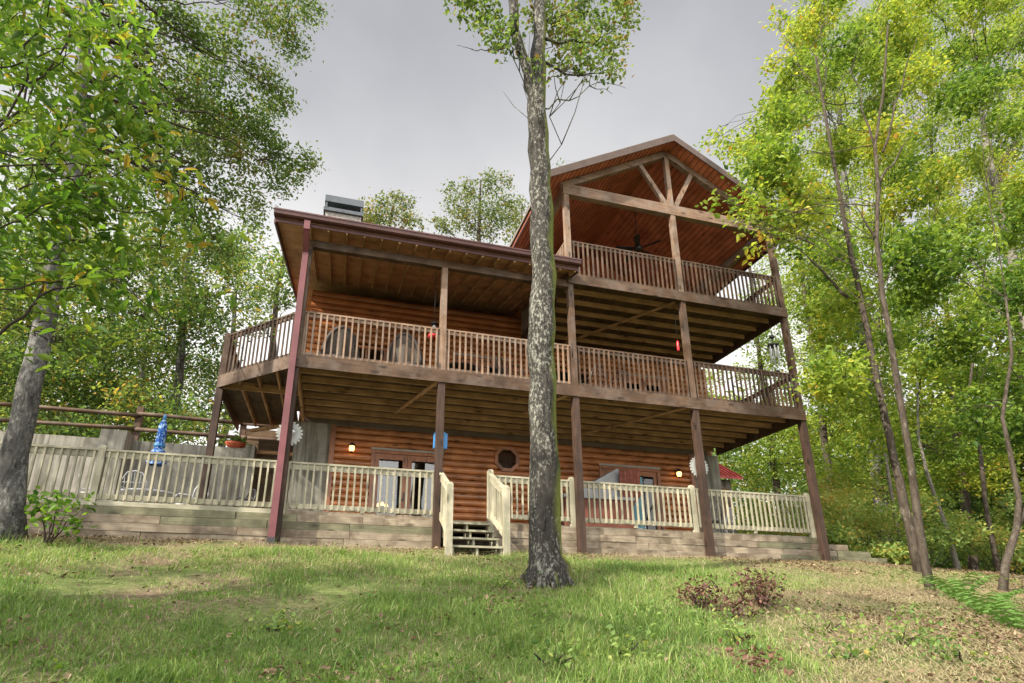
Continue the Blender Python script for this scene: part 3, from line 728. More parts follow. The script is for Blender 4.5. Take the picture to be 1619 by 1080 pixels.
#PART2
# ------------------------------------------------------------------ things on the porches and patio
def lantern(x, z, label):
    t = thing('wall_lantern', label, 'lamp', (x, YW-.06, z))
    MB().lathe((x, YW-.085, z+.02), [(.06, -.02), (.065, .02)], 12).tube([(x, YW-.07, z+.03), (x, YW-.16, z+.20), (x, YW-.20, z+.18)], .014, 6).build('bracket', 'dark', t)
    MB().lathe((x, YW-.20, z+.10), [(.115, -.01), (.07, .05), (.02, .09)], 14).build('hood', 'dark', t)
    MB().lathe((x, YW-.20, z-.06), [(.05, 0), (.075, .06), (.07, .145)], 12).build('lamp_glass', 'shade', t)
    MB().lathe((x, YW-.20, z-.10), [(.03, 0), (.055, .035)], 12).build('finial', 'dark', t)
lantern(-1.80, 2.98, 'lit black wall lantern between the concrete pier and the left glass doors')
lantern(8.42, 2.93, 'lit black wall lantern right of the right hand doors, by the white flower')

def pendant(x, y, z, label):
    t = thing('chandelier', label, 'lamp', (x, y, z)); MB().tube([(x, y, z), (x, y, Z1B-.13)], .012, 5).build('stem', 'dark', t)
    for k in range(3):
        a = 2.1*k+.4; c = (x+.14*math.cos(a), y+.14*math.sin(a), z-.06)
        MB().lathe(c, [(.03, .10), (.07, .0)][::-1], 10).build('lamp_glass', 'shade', t)
pendant(-.72, 5.2, 2.85, 'warm lit chandelier seen high through the left glass door')
pendant(-.62, 6.6, 2.05, 'warm lit hanging lamp seen low inside the left glass door')

# white flower ornaments on the posts
def flower(x, y, z, label):
    t = thing('flower_ornament', label, 'ornament', (x, y, z), None)
    b = MB()
    for r, n, ph, yy in ((.28, 20, 0, 0),):
        for k in range(n):
            a = 2*math.pi*(k+ph)/n; u = Vector((math.cos(a), 0, math.sin(a))); w = Vector((-math.sin(a), 0, math.cos(a))); c = Vector((x, y+yy, z))
            pts = [c+u*.06, c+u*r*.72+w*.033, c+u*r*.90+w*.026, c+u*r, c+u*r*.90-w*.026, c+u*r*.72-w*.033]
            o = Vector((0, .008, 0)); b.add([p-o for p in pts]+[p+o for p in pts], [(0, 1, 2, 3, 4, 5), (11, 10, 9, 8, 7, 6)]+[(i, 6+i, 6+(i+1) % 6, (i+1) % 6) for i in range(6)])
    b.build('petals', 'white', t); m_ = MB(); m_.lathe((0, 0, 0), [(.075, -.02), (.075, .02), (.04, .035)], 14)
    m_.v = [(x+a, y-.02-c, z+bb) for a, bb, c in m_.v]; m_.build('flower_centre', 'white', t)
flower(-3.18, .14, 2.30, 'white metal daisy hung behind the red brown downspout post')
flower(6.70, .14, 2.26, 'white metal daisy hung behind the second post from the right')
t = thing('bird_feeder', 'bright blue flat box fixed behind the post left of the steps', 'feeder', (.03, .15, 2.2))
MB().box(-.10, .20, .09, .22, 2.22, 2.55).build('box', 'blue', t); MB().polyxz([(-.12, 2.55), (.22, 2.55), (.05, 2.63)], .085, .225).build('lid', 'blue', t)

def wicker_chair(x, y, rz, label):
    t = thing('wicker_chair', label, 'chair', (x, y, Z1T), 'round backed wicker chairs on the porch')
    def rot(b):
        c, s_ = math.cos(rz), math.sin(rz); b.v = [(x+a*c-bb*s_, y+a*s_+bb*c, Z1T+d) for a, bb, d in b.v]; return b
    b = MB(); vs = []; n = 14
    for i in range(7):
        for k in range(n+1):
            a = math.pi*k/n; r = .42*(1-.04*i); zz = .38+.78*math.sin(a)*(i/6)**.8; vs.append((-math.cos(a)*.42*(.55+.45*(i/6)), .26-.22*(i/6)*0+.10*(i/6)-.20*abs(math.cos(a))*(1-i/6*.3), .36+.80*math.sin(a)*(i/6)))
    o = vs; th = [(p[0]*1.02, p[1]+.03, p[2]+.01) for p in vs]; m_ = len(vs)
    f = [(i*(n+1)+k, i*(n+1)+k+1, (i+1)*(n+1)+k+1, (i+1)*(n+1)+k) for i in range(6) for k in range(n)]
    b.add(o+th, f+[tuple(j+m_ for j in q[::-1]) for q in f], True); rot(b).build('backrest', 'wicker', t)
    rim = [vs[6*(n+1)+k] for k in range(n+1)]; rot(MB().tube(rim, .055, 7)).build('rim', 'wickerdark', t)
    s_ = MB(); s_.poly([(.40*math.cos(2*math.pi*k/16), -.02+.36*math.sin(2*math.pi*k/16)) for k in range(16)], .34, .44); rot(s_).build('seat', 'wicker', t)
    for sx in (-1, 1):
        rot(MB().tube([(sx*.40, .15, .40), (sx*.46, -.10, .62), (sx*.38, -.36, .60), (sx*.34, -.34, .38)], .026, 6)).build('armrest', 'wickerdark', t)
        for sy in (-1, 1): rot(MB().tube([(sx*.26, sy*.24, .35), (sx*.34, sy*.30, .0)], .024, 6)).build('leg', 'wickerdark', t)
    return t
wicker_chair(-2.35, 1.0, math.pi+.25, 'round backed grey wicker chair at the left end of the middle porch')
wicker_chair(-.72, .95, math.pi-.35, 'round backed grey wicker chair left of the hanging red feeder')

def metal_chair(x, y, z, rz, label, mat, group):
    t = thing('patio_chair', label, 'chair', (x, y, z), group)
    def rot(b):
        c, s_ = math.cos(rz), math.sin(rz); b.v = [(x+a*c-bb*s_, y+a*s_+bb*c, z+d) for a, bb, d in b.v]; return b
    rot(MB().poly([(-.23, -.22), (.23, -.22), (.25, .22), (-.25, .22)], .42, .45)).build('seat', mat, t)
    b = MB(); b.tube([(-.24, .22, .44), (-.25, .28, .75), (-.15, .31, .93), (0, .32, .97), (.15, .31, .93), (.25, .28, .75), (.24, .22, .44)], .016, 6)
    for k in range(-3, 4): b.tube([(k*.055, .23, .45), (k*.062, .31, .95-.012*k*k)], .007, 4)
    b.tube([(-.22, .28, .72), (.22, .28, .72)], .009, 4); rot(b).build('backrest', mat, t)
    for sx in (-1, 1):
        rot(MB().tube([(sx*.24, .25, .62), (sx*.28, -.10, .66), (sx*.26, -.20, .62), (sx*.24, -.20, .44)], .013, 5)).build('armrest', mat, t)
        for sy in (-1, 1): rot(MB().tube([(sx*.22, sy*.20, .43), (sx*.25, sy*.25, 0)], .014, 5)).build('leg', mat, t)
def round_table(x, y, z, h, r, label, mat):
    t = thing('patio_table', label, 'table', (x, y, z))
    MB().lathe((x, y, z+h-.04), [(r*.97, 0), (r, .015), (r, .04)], 24).build('tabletop', mat, t)
    for k in range(4):
        a = math.pi/4+math.pi/2*k; MB().tube([(x+r*.35*math.cos(a), y+r*.35*math.sin(a), z+h-.04), (x+r*.22*math.cos(a), y+r*.22*math.sin(a), z+h*.5), (x+r*.62*math.cos(a), y+r*.62*math.sin(a), z)], .02, 6).build('leg', mat, t)
G1 = 'metal chairs round the table on the patio'
round_table(-6.45, 3.2, PF, .74, .70, 'pale round metal table under the closed blue umbrella', 'iron')
metal_chair(-7.45, 2.6, PF, 1.9, 'pale metal chair left of the umbrella table, by the concrete buttress', 'iron', G1)
metal_chair(-6.4, 2.0, PF, math.pi, 'pale metal chair in front of the umbrella table', 'iron', G1)
metal_chair(-5.45, 2.7, PF, -2.0, 'pale metal chair right of the umbrella table', 'iron', G1)
metal_chair(-4.4, 2.9, PF, -1.0, 'dark metal chair alone by the concrete end pier', 'dark', None)
G2 = 'dark chairs along the middle porch'
round_table(.75, 1.4, Z1T, .74, .5, 'round dark table on the middle porch right of the wicker chairs', 'wickerdark')
metal_chair(1.45, 1.1, Z1T, -2.2, 'dark chair right of the round porch table', 'dark', G2)
metal_chair(2.35, 1.5, Z1T, 2.6, 'dark chair on the middle porch just left of the tall tree trunk', 'dark', G2)
metal_chair(4.35, 1.0, Z1T, 3.3, 'dark chair on the middle porch first right of the tall tree trunk', 'dark', G2)
metal_chair(5.15, 1.1, Z1T, 2.9, 'dark chair on the middle porch below the red feeder', 'dark', G2)
metal_chair(7.75, 1.3, PF, 2.6, 'dark metal chair on the patio below the right lantern', 'dark', None)
metal_chair(8.75, 2.2, PF, -2.6, 'pale metal chair on the patio by the right concrete pier', 'iron', None)

# closed blue umbrella
u = thing('patio_umbrella', 'closed blue patterned patio umbrella standing in front of the concrete wall', 'umbrella', (-6.45, 3.2, PF))
MB().tube([(-6.45, 3.2, PF), (-6.45, 3.2, 3.42)], .022, 8).build('pole', 'dark', u)
prof = [(.20, 0), (.245, .10), (.20, .30), (.115, .42), (.105, .50), (.12, .62), (.115, .85), (.095, 1.05), (.04, 1.18)]
b = MB(); n = 24; vs = []
for r, z in prof:
    for k in range(n):
        rr = r*.85*(1+.16*math.cos(8*2*math.pi*k/n+z*2)); a = 2*math.pi*k/n; vs.append((-6.45+rr*math.cos(a), 3.2+rr*math.sin(a), 2.12+z))
b.add(vs, [(i*n+k, i*n+(k+1) % n, (i+1)*n+(k+1) % n, (i+1)*n+k) for i in range(len(prof)-1) for k in range(n)], True)
b.build('canopy', 'umbrella', u)
MB().lathe((-6.45, 3.2, 3.30), [(.035, 0), (.045, .05), (.02, .13)], 10).build('finial', 'blue', u)
MB().lathe((-6.45, 3.2, 2.61), [(.125, -.03), (.128, .03)], 14).build('tie', 'blue', u)
# potted plant on the wall
p = at(372, 703, 5.12); px = float(p[0]); pt = thing('flower_pot', 'low terracotta bowl on the concrete wall by the end pier', 'pot', (px, 5.12, 3.17))
MB().lathe((px, 5.12, 3.17), [(.17, 0), (.27, .13), (.28, .16), (.24, .16), (.22, .12)], 18).build('bowl', 'terracotta', pt)
C_ = np.array([px, 5.12, 3.30])+rng.normal(size=(90, 3))*[.10, .07, .02]; V, F, T = leaves(C_, rng.uniform(.15, .34, 90), rng.uniform(0, .6, 90), flat=-.2, width=.12, down=-2.5)
pl = tag(link('potted_plant', fast_mesh('potted_plant', V-C_[0], F, T), 'leaf_oak', C_[0], None), 'spiky green plant growing in the terracotta bowl', 'plant')

# hot tub with its raised cover
ht = thing('hot_tub', 'brown clad hot tub with its grey cover folded up, under the middle porch', 'hot tub', (4.6, 2.3, PF))
MB().box(3.55, 5.45, 1.35, 3.2, PF+.01, PF+.88).build('cabinet', 'tubwood', ht)
MB().box(3.50, 5.50, 1.30, 3.25, PF+.882, PF+.96).build('rim', 'tubcover', ht)
MB().polyxz([(3.75, PF+.97), (5.45, PF+.97), (5.45, 2.36), (5.20, 2.46)], 1.6, 3.1).build('cover', 'tubcover', ht)
cl = MB(); n = 18
for yy in (1.38, 1.50):
    pass
vs = []
for i in range(7):
    for k in range(n):
        a = k/(n-1); vs.append((5.15+.62*a, 1.40+.06*math.sin(a*19)+.02*i*.3, 2.42-.05*math.sin(a*6)-i*.17*(.6+.4*math.sin(a*3))))
f = [(i*n+k, i*n+k+1, (i+1)*n+k+1, (i+1)*n+k) for i in range(6) for k in range(n-1)]
m_ = len(vs); cl.add(vs+[(a, bb+.02, c) for a, bb, c in vs], f+[tuple(j+m_ for j in q[::-1]) for q in f], True)
tag(cl.build('blanket', 'browncloth', None), 'red brown cloth draped over the raised hot tub cover', 'blanket')
tw = MB(); vs = []
for i in range(6):
    for k in range(10):
        a = k/9; vs.append((6.12+.42*a, 2.6+.03*math.sin(a*15)+.01*i, 2.55-i*.30+.02*math.sin(a*5)))
f = [(i*10+k, i*10+k+1, (i+1)*10+k+1, (i+1)*10+k) for i in range(5) for k in range(9)]
m_ = len(vs); tw.add(vs+[(a, bb+.015, c) for a, bb, c in vs], f+[tuple(j+m_ for j in q[::-1]) for q in f], True)
tag(tw.build('towel', 'towel', None), 'pale blue green towel hanging in front of the right hand doors', 'towel')
rk = thing('towel_rack', 'thin dark stand holding up the blue green towel', 'rack', (6.3, 2.62, PF))
for x in (6.08, 6.58): MB().tube([(x, 2.63, PF), (x, 2.63, 2.57)], .014, 6).build('upright', 'dark', rk)
MB().tube([(6.08, 2.63, 2.565), (6.58, 2.63, 2.565)], .012, 6).build('crossbar', 'dark', rk)

# ceiling fan
fx_, fy_, fz_ = 6.98, 2.4, 10.42
fan = thing('ceiling_fan', 'dark five blade ceiling fan hanging under the gabled balcony roof', 'fan', (fx_, fy_, fz_))
MB().tube([(fx_, fy_, fz_), (fx_-.0, fy_, GPK-.36)], .016, 6).build('rod', 'barge', fan)
MB().lathe((fx_, fy_, fz_-.13), [(.07, -.05), (.13, .0), (.14, .10), (.06, .15)], 16).build('motor', 'dark', fan)
for k in range(5):
    a = 2*math.pi*k/5+.35; u_ = Vector((math.cos(a), math.sin(a), 0)); w_ = Vector((-math.sin(a), math.cos(a), .32)); c = Vector((fx_, fy_, fz_-.09))
    pts = [c+u_*.14-w_*.04, c+u_*.24-w_*.08, c+u_*.70-w_*.10, c+u_*.76-w_*.07, c+u_*.76+w_*.07, c+u_*.70+w_*.10, c+u_*.24+w_*.08, c+u_*.14+w_*.04]
    o = Vector((0, 0, .006)); bl = MB().add([q-o for q in pts]+[q+o for q in pts], [tuple(range(7, -1, -1)), tuple(range(8, 16))]+[(i, (i+1) % 8, 8+(i+1) % 8, 8+i) for i in range(8)])
    bl.build('blade', 'dark', fan)
# hanging things
hx, hy, hz_ = -.12, .55, 5.52
hf = thing('hanging_feeder', 'red hummingbird feeder hanging left of the first full height porch post', 'feeder', (hx, hy, 5.1))
MB().lathe((hx, hy, 5.12), [(.05, 0), (.15, .03), (.14, .10), (.06, .21), (.03, .24)], 14).build('bowl', 'red', hf)
MB().lathe((hx, hy, 5.36), [(.035, 0), (.06, .06), (.03, .13)], 12).build('bottle', 'white', hf)
MB().tube([(hx, hy, 5.49), (hx, hy, 7.0)], .008, 5).lathe((hx, hy, 5.52), [(.09, 0), (.10, .02), (.03, .08)], 12).build('hanger', 'dark', hf)
hx, hy = 6.60, .22
hf = thing('hanging_feeder', 'slim red feeder tube hanging behind the middle balcony post', 'feeder', (hx-.05, hy, 5.5))
MB().lathe((hx-.06, hy, 5.50), [(.02, 0), (.038, .03), (.036, .26), (.015, .31)], 12).build('tube', 'red', hf)
MB().tube([(hx-.06, hy, 5.9), (hx-.06, hy, 6.9)], .006, 4).build('hanger', 'dark', hf)
wx, wy = 9.62, .14
wc = thing('wind_chime', 'silver tube wind chime hanging by the right end post of the middle porch', 'wind chime', (wx, wy, 5.2))
MB().lathe((wx, wy, 6.02), [(.15, 0), (.15, .035), (.05, .06)], 16).build('disc', 'dark', wc)
MB().tube([(wx, wy, 6.06), (wx, wy, 6.86)], .007, 4).lathe((wx, wy, 6.26), [(.05, 0), (.08, .05), (.03, .11)], 10).build('hanger', 'dark', wc)
for k in range(6):
    a = k*math.pi/3; x, y = wx+.115*math.cos(a), wy+.115*math.sin(a); MB().tube([(x, y, 6.0), (x, y, 5.42+.05*k)], .018, 7).build('chime_tube', 'iron', wc)
MB().tube([(wx, wy, 6.0), (wx, wy, 5.3)], .005, 4).lathe((wx, wy, 5.22), [(.06, 0), (.06, .02)], 12).build('clapper', 'dark', wc)
hk = MB().tube([(3.27, -.10, 5.05), (3.22, -.18, 5.10), (3.22, -.20, 4.95), (3.25, -.14, 4.80), (3.28, -.09, 4.78)], .014, 6)
tag(hk.build('plant_hook', 'dark', None), 'black curled iron hook on the post right of the tree trunk', 'hook')

# ------------------------------------------------------------------ trees
def on_ground(u, v):
    d = RT*(u-CPX)/CF-UP*(v-CPY)/CF+FW; lo, hi = .5, 60.0
    f = lambda t: (CAM+d*t)[2]-float(gz((CAM+d*t)[0], (CAM+d*t)[1]))
    for t in np.arange(.5, 60, .05):
        if f(t) < 0: return CAM+d*t
    return CAM+d*hi
def pxpath(pts, y0, dy=0.0):
    return [at(u, v, y0+dy*i) for i, (u, v) in enumerate(pts)]
def pxcl(rows, dens=1.0):
    c = [at(u, v, y) for u, v, y, r, n in rows]; return c, [r[3] for r in rows], [max(8, r[4]*dens) for r in rows]

# the tall oak in front of the cabin
b0 = on_ground(866, 926); yb = b0[1]
tp = [b0, b0+np.array([0, 0, .10]), b0+np.array([-.02, 0, .28]), at(862, 880, yb), at(860, 800, yb), at(858, 640, yb), at(857, 480, yb+.02), at(855, 330, yb+.05), at(850, 210, yb+.05), at(849, 135, yb+.05), at(853, 60, yb+.1), at(856, -40, yb+.15), at(862, -260, yb+.2), at(868, -520, yb+.3)]
tr = [.43, .355, .295, .26, .238, .228, .220, .210, .190, .176, .142, .13, .10, .05]
roots = []
for a_ in (-2.6, -1.7, -.9, .1, 1.2, 2.4):
    d_ = np.array([math.cos(a_), math.sin(a_), 0]); e_ = b0+d_*.60; e_[2] = float(gz(e_[0], e_[1]))-.06
    roots.append((b0+d_*.22+np.array([0, 0, .26]), e_, .09, -.10))
fork = roots+[(at(848, 165, yb+.05), at(812, 42, yb-.14), .125, .0), (at(813, 52, yb-.14), at(800, -220, yb-.2), .10, .0), (at(806, 72, yb-.05), at(745, 78, yb-.15), .014, -.08), (at(748, 78, yb-.15), at(722, 72, yb-.2), .006, .05),
        (at(850, 60, yb), at(985, 40, yb+.3), .04, -.1), (at(850, 95, yb), at(960, 110, yb+.2), .035, -.15)]
rows = [(735, 5, yb, .35, 260), (765, 25, yb+.3, .3, 240), (790, 45, yb-.2, .28, 220), (800, 75, yb-.1, .2, 110), (880, 25, yb+.3, .4, 380), (905, 60, yb+.2, .38, 330), (930, 95, yb, .35, 300), (890, 100, yb+.3, .25, 160), (950, 50, yb+.5, .38, 330), (985, 25, yb+.3, .38, 300),
        (925, 15, yb+.6, .4, 340), (965, 80, yb+.4, .28, 200), (975, 112, yb+.4, .2, 90), (958, 122, yb+.4, .1, 35), (845, 20, yb+.5, .3, 180), (990, -10, yb+.4, .4, 300), (848, 92, yb-.25, .12, 30), (852, 118, yb-.25, .10, 24),
        (760, -25, yb, .4, 240), (820, -60, yb+.5, .6, 260), (900, -80, yb+.3, .6, 260), (960, -120, yb+.2, .6, 260), (720, -110, yb, .6, 260), (840, -250, yb+.3, .9, 320), (930, -330, yb, .9, 320), (760, -350, yb, .9, 320), (860, -560, yb+.3, 1.0, 380)]
c, r, n_ = pxcl(rows)
build_tree('oak_tree', 'tall forked oak with a lichen spotted trunk standing alone in front of the cabin', 'tree', tp, tr, c, r, n_, 'leaf_oak', 'bark_lichen', .10, .55, .25, .6, extra=fork, n=20, spread=.13, limbr=.02)

# the big grey trunk at the left edge and its dark crown
bl_ = on_ground(8, 858); yl = bl_[1]
tp = [bl_, at(14, 800, yl), at(24, 720, yl), at(47, 610, yl), at(72, 500, yl), at(96, 380, yl), at(118, 250, yl), at(130, 120, yl+.1), at(140, -40, yl+.1), at(160, -300, yl+.2)]
tr = [.36, .225, .185, .170, .160, .15, .14, .12, .10, .05]
rows = [(486, 8, 2.0, .55, 420), (445, 35, 1.6, .6, 520), (462, 75, 2.2, .42, 300), (400, 15, 1.0, .65, 560), (352, 60, 1.4, .65, 560), (408, 112, 1.8, .6, 500), (440, 155, 2.2, .5, 360), (400, 195, 1.5, .5, 400), (350, 145, 1.2, .65, 540), (300, 55, .8, .65, 560), (302, 150, .6, .65, 540), (332, 225, 1.4, .6, 480),
        (262, 20, .4, .65, 560), (240, 105, .2, .65, 540), (382, 255, 1.6, .5, 360), (432, 245, 2.0, .45, 330), (470, 262, 2.4, .42, 280), (488, 252, 2.4, .25, 110), (445, 292, 2.2, .45, 280), (395, 315, 2.0, .5, 280), (345, 300, 1.5, .55, 340), (420, 215, 2.0, .4, 260), (300, 252, 1.0, .6, 420), (250, 200, .5, .65, 480), (200, 50, 0, .7, 520), (205, 150, 0, .7, 480), (150, 20, 0, .7, 480), (440, -40, 1, .8, 400), (300, -60, 1, .9, 420), (160, -80, 0, .9, 420), (60, 40, -.5, .8, 420), (90, 140, -.4, .7, 340), (330, 190, 1.6, .6, 460), (375, 210, 2.4, .55, 400), (310, 345, 2.0, .6, 380), (350, 385, 2.6, .5, 230), (270, 300, 1.4, .65, 420), (230, 260, 1.0, .65, 420), (280, 390, 2.2, .6, 280), (395, 350, 3.0, .4, 170), (320, 100, 2.4, .7, 480), (260, 150, 2.4, .7, 480), (420, 170, 3.4, .5, 300), (200, 220, 2.0, .8, 420), (150, 300, 2.0, .8, 360), (120, 220, 3.0, .9, 420),
        (200, -260, 0, 1.2, 400), (380, -200, 1, 1.1, 400), (20, -160, 0, 1.1, 400)]
c, r, n_ = pxcl(rows, 1.5)
build_tree('oak_tree', 'large grey trunked tree at the left edge with a dark leafy crown over the cabin', 'tree', tp, tr, c, r, n_, 'leaf_oak', 'bark_grey', .105, .45, .26, .5, n=18, spread=.17, limbr=.05)

# the near tree whose bright branches reach in from the left
nb = np.array([-7.9, -6.6, float(gz(-7.9, -6.6))])
tp = [nb, nb+np.array([.05, .1, 2.0]), nb+np.array([.0, .3, 4.2]), nb+np.array([-.2, .4, 6.4]), nb+np.array([-.2, .5, 8.5])]
rows = [(40, 40, -6.6, 0.41, 42), (92, 20, -6.8, 0.41, 42), (28, 120, -6.4, 0.43, 44), (102, 108, -6.7, 0.43, 44), (152, 55, -6.5, 0.38, 40), (185, 128, -6.7, 0.36, 38), (60, 180, -6.8, 0.41, 40), (132, 182, -6.5, 0.38, 40), (205, 78, -6.4, 0.31, 26), (208, 195, -6.4, 0.36, 36), (92, 245, -6.6, 0.41, 38), (172, 262, -6.8, 0.38, 36), (28, 258, -6.4, 0.38, 34), (238, 235, -6.3, 0.31, 28), (262, 290, -6.5, 0.31, 26), (132, 318, -6.7, 0.38, 32), (50, 335, -6.5, 0.38, 30), (280, 335, -6.4, 0.24, 14),
        (98, 415, -6.6, 0.36, 24), (38, 425, -6.4, 0.36, 22), (162, 440, -6.6, 0.36, 24), (225, 470, -6.4, 0.29, 18), (70, 520, -6.6, 0.36, 18), (190, 330, -6.4, 0.34, 24), (335, 385, -6.3, 0.19, 9), (150, 120, -6.0, 0.36, 30), (60, 90, -6.0, 0.38, 34), (335, 470, -6.3, 0.18, 8), (15, 190, -6.1, 0.36, 30), (110, 60, -6.1, 0.36, 30), (240, 160, -6.2, 0.24, 16), (220, 500, -6.4, 0.24, 12), (20, 10, -6.2, 0.36, 30), (180, 10, -6.3, 0.36, 26)]
rows += [(105, 300, -6.3, .36, 34), (85, 350, -6.1, .36, 34), (120, 380, -6.4, .34, 30), (70, 400, -6.2, .36, 32), (95, 460, -6.2, .3, 22), (60, 300, -6.4, .36, 32), (130, 225, -6.2, .34, 32), (150, 350, -6.5, .32, 26), (55, 470, -6.3, .3, 20), (250, 380, -6.2, .3, 20), (200, 400, -6.2, .3, 20)]
c, r, n_ = pxcl(rows, 2.6)
ex = []
for a, b_, w_ in (((-60, 330), (75, -30), .016), ((-60, 300), (112, 55), .016), ((-60, 560), (90, 455), .020), ((85, 457), (135, 448), .012), ((-50, 470), (60, 445), .014), ((60, 443), (185, 440), .011), ((183, 441), (262, 505), .008), ((-50, 215), (70, 255), .014), ((66, 255), (190, 335), .012), ((185, 333), (290, 325), .008), ((-50, 262), (170, 262), .010), ((30, 300), (165, 265), .009), ((70, 255), (125, 165), .008), ((-40, 130), (105, 75), .010), ((-40, 372), (80, 320), .012), ((40, 500), (75, 445), .008), ((-40, 280), (130, 8), .009), ((60, 510), (110, 520), .007), ((140, -5), (290, 6), .013), ((285, 6), (372, 4), .008), ((-40, 480), (230, 500), .006)):
    ex.append((at(a[0], a[1], -6.6), at(b_[0], b_[1], -6.6+random.uniform(-.15, .15)), w_*.9, random.uniform(-.08, .10)))
build_tree('hickory_tree', 'near tree reaching in from the left edge with bright long leaves on dark twigs', 'tree', tp, [.16, .14, .12, .09, .05], c, r, n_, 'leaf_hickory', 'twig', .125, .45, .22, .38, extra=ex, limbs='twigs', spread=.13, flat=.5, sub=7)

# trees on the slope left of the lawn, just outside the picture: their shade dapples the grass and the porches
for x, y, h, k, lab in ((-13.5, -10.6, 13.5, 12, 'tall leafy tree on the slope left of the lawn, nearest the photographer'), (-15.0, -3.6, 14.5, 10, 'tall leafy tree on the slope left of the lawn, level with the tall oak'), (-18.0, -13.5, 15.0, 15, 'tall leafy tree farther left of the lawn'), (-14.0, 0.6, 13.0, 13, 'tall leafy tree left of the patio, outside the picture')):
    z = float(gz(x, y)); cs = [(x+random.gauss(0, 1.7), y+random.gauss(0, 1.7), z+h*random.uniform(.30, 1.0)) for _ in range(k)]
    build_tree('oak_tree', lab, 'tree', [(x, y, z), (x+.1, y, z+h*.4), (x-.1, y+.1, z+h*.7), (x, y, z+h)], [.3, .24, .15, .04], cs, [1.0]*k, [270]*k, 'leaf_oak', 'bark_grey', .22, .5, .2, .6, spread=.3)

# trees right of the cabin
def bound(v):
    return float(np.interp(v, [-60, 0, 60, 120, 180, 212, 228, 260, 300, 340, 400, 500, 600, 700, 860], [1245, 1246, 1226, 1222, 1204, 1165, 1130, 1160, 1205, 1235, 1250, 1262, 1275, 1290, 1310]))
Rt = []
def rtree(pts, y0, rad, leaf, barkm, label, cat='tree', dy=0.0, size=.125, tint=.45, name='maple_tree', ground=True, extra=None, group=None):
    tint += .01
    p = pxpath(pts, y0, dy)
    if ground: p[0] = on_ground(*pts[0]) if ground is True else p[0]
    Rt.append(dict(p=np.array(p), rad=np.interp(np.linspace(0, 1, len(p)), [0, .15, 1], [rad*1.35, rad, rad*.35]), leaf=leaf, bark=barkm, label=label, cl=[], size=size*1.18, tint=tint, name=name, extra=extra, y=y0, group=group))
p1 = on_ground(1455, 906)[1]; p2 = on_ground(1471, 934)[1]; p4 = on_ground(1577, 937)[1]
rtree([(1455, 906), (1430, 800), (1406, 690), (1386, 600), (1361, 470), (1341, 380), (1326, 300), (1308, 200), (1290, 90)], p1, .092, 'leaf_maple', 'bark_brown', 'thin dark leaning trunk, left one of the pair right of the cabin', extra=[(at(1341, 470, p1), at(1255, 385, p1+.6), .05, .0)])
rtree([(1471, 934), (1452, 830), (1440, 730), (1416, 590), (1396, 470), (1386, 380), (1389, 300), (1383, 230), (1396, 150), (1404, 40)], p2, .064, 'leaf_maple', 'bark_brown', 'thin pale spotted trunk, right one of the pair right of the cabin', extra=[(at(1386, 380, p2), at(1350, 320, p2), .03, .0), (at(1389, 290, p2), at(1440, 215, p2), .035, .0), (at(1385, 235, p2), at(1345, 110, p2), .03, .0), (at(1396, 240, p2), at(1450, 60, p2), .03, .0)])
rtree([(1660, 800), (1640, 600), (1612, 450), (1585, 350), (1562, 245), (1547, 130), (1532, 20)], .5, .19, 'leaf_maple', 'bark_birch', 'pale mottled birch trunk at the upper right edge', ground=False, name='birch_tree')
rtree([(1577, 937), (1590, 890), (1607, 838), (1612, 790), (1598, 720), (1585, 660), (1600, 560), (1590, 470)], p4, .065, 'leaf_maple', 'bark_brown', 'small crooked dark tree at the right edge above the ferns', extra=[(at(1607, 838, p4), at(1650, 720, p4), .05, 0)], tint=.25)
rtree([(1578, 905), (1560, 810), (1548, 700), (1532, 620), (1545, 520), (1560, 400)], 1.5, .07, 'leaf_maple', 'bark_brown', 'very thin dark sapling left of the crooked tree at the right', ground=False, tint=.3)
rtree([(1512, 880), (1490, 820), (1465, 745), (1452, 690), (1450, 600)], 2.5, .075, 'leaf_maple', 'bark_birch', 'thin pale stem just right of the trunk pair', ground=False)
rtree([(1425, 880), (1412, 800), (1400, 720), (1392, 630), (1396, 520)], 3.5, .07, 'leaf_maple', 'bark_birch', 'thin pale stem just left of the trunk pair', ground=False)
rtree([(1395, 860), (1385, 740), (1372, 600), (1352, 440), (1335, 300), (1325, 140)], 7.0, .24, 'leaf_maple', 'bark_grey', 'thick grey trunk deep in the woods behind the trunk pair', ground=False)
rtree([(1310, 800), (1298, 650), (1287, 560), (1270, 450), (1262, 330)], 9.0, .15, 'leaf_maple', 'bark_brown', 'slim grey trunk in the woods just right of the cabin end post', ground=False)
rtree([(1520, 840), (1515, 700), (1500, 520), (1480, 350), (1470, 180)], 8.0, .16, 'leaf_maple', 'bark_brown', 'dark trunk in the woods between the pale stem and the crooked tree', ground=False)
rtree([(1640, 860), (1625, 650), (1600, 450), (1580, 250)], 7.0, .18, 'leaf_maple', 'bark_brown', 'dark trunk in the woods behind the crooked tree at the right edge', ground=False)
rtree([(1230, 800), (1218, 700), (1200, 560), (1185, 420), (1170, 300)], 14.0, .17, 'leaf_maple', 'bark_brown', 'tree in the woods seen between the shed roof and the end post', ground=False)
for t in Rt:
    if t['y'] != p1 and t['y'] != p2 and t['y'] != p4: t['p'][0][2] = min(float(gz(t['p'][0][0], t['p'][0][1])), t['p'][1][2]-.5)
def assign(u, v, y, r, n):
    c = at(u, v, y); best = min(Rt, key=lambda t: np.linalg.norm((t['p'][1:]-c)*np.array([1, .8, .35]), axis=1).min()); best['cl'].append((c, r, n))
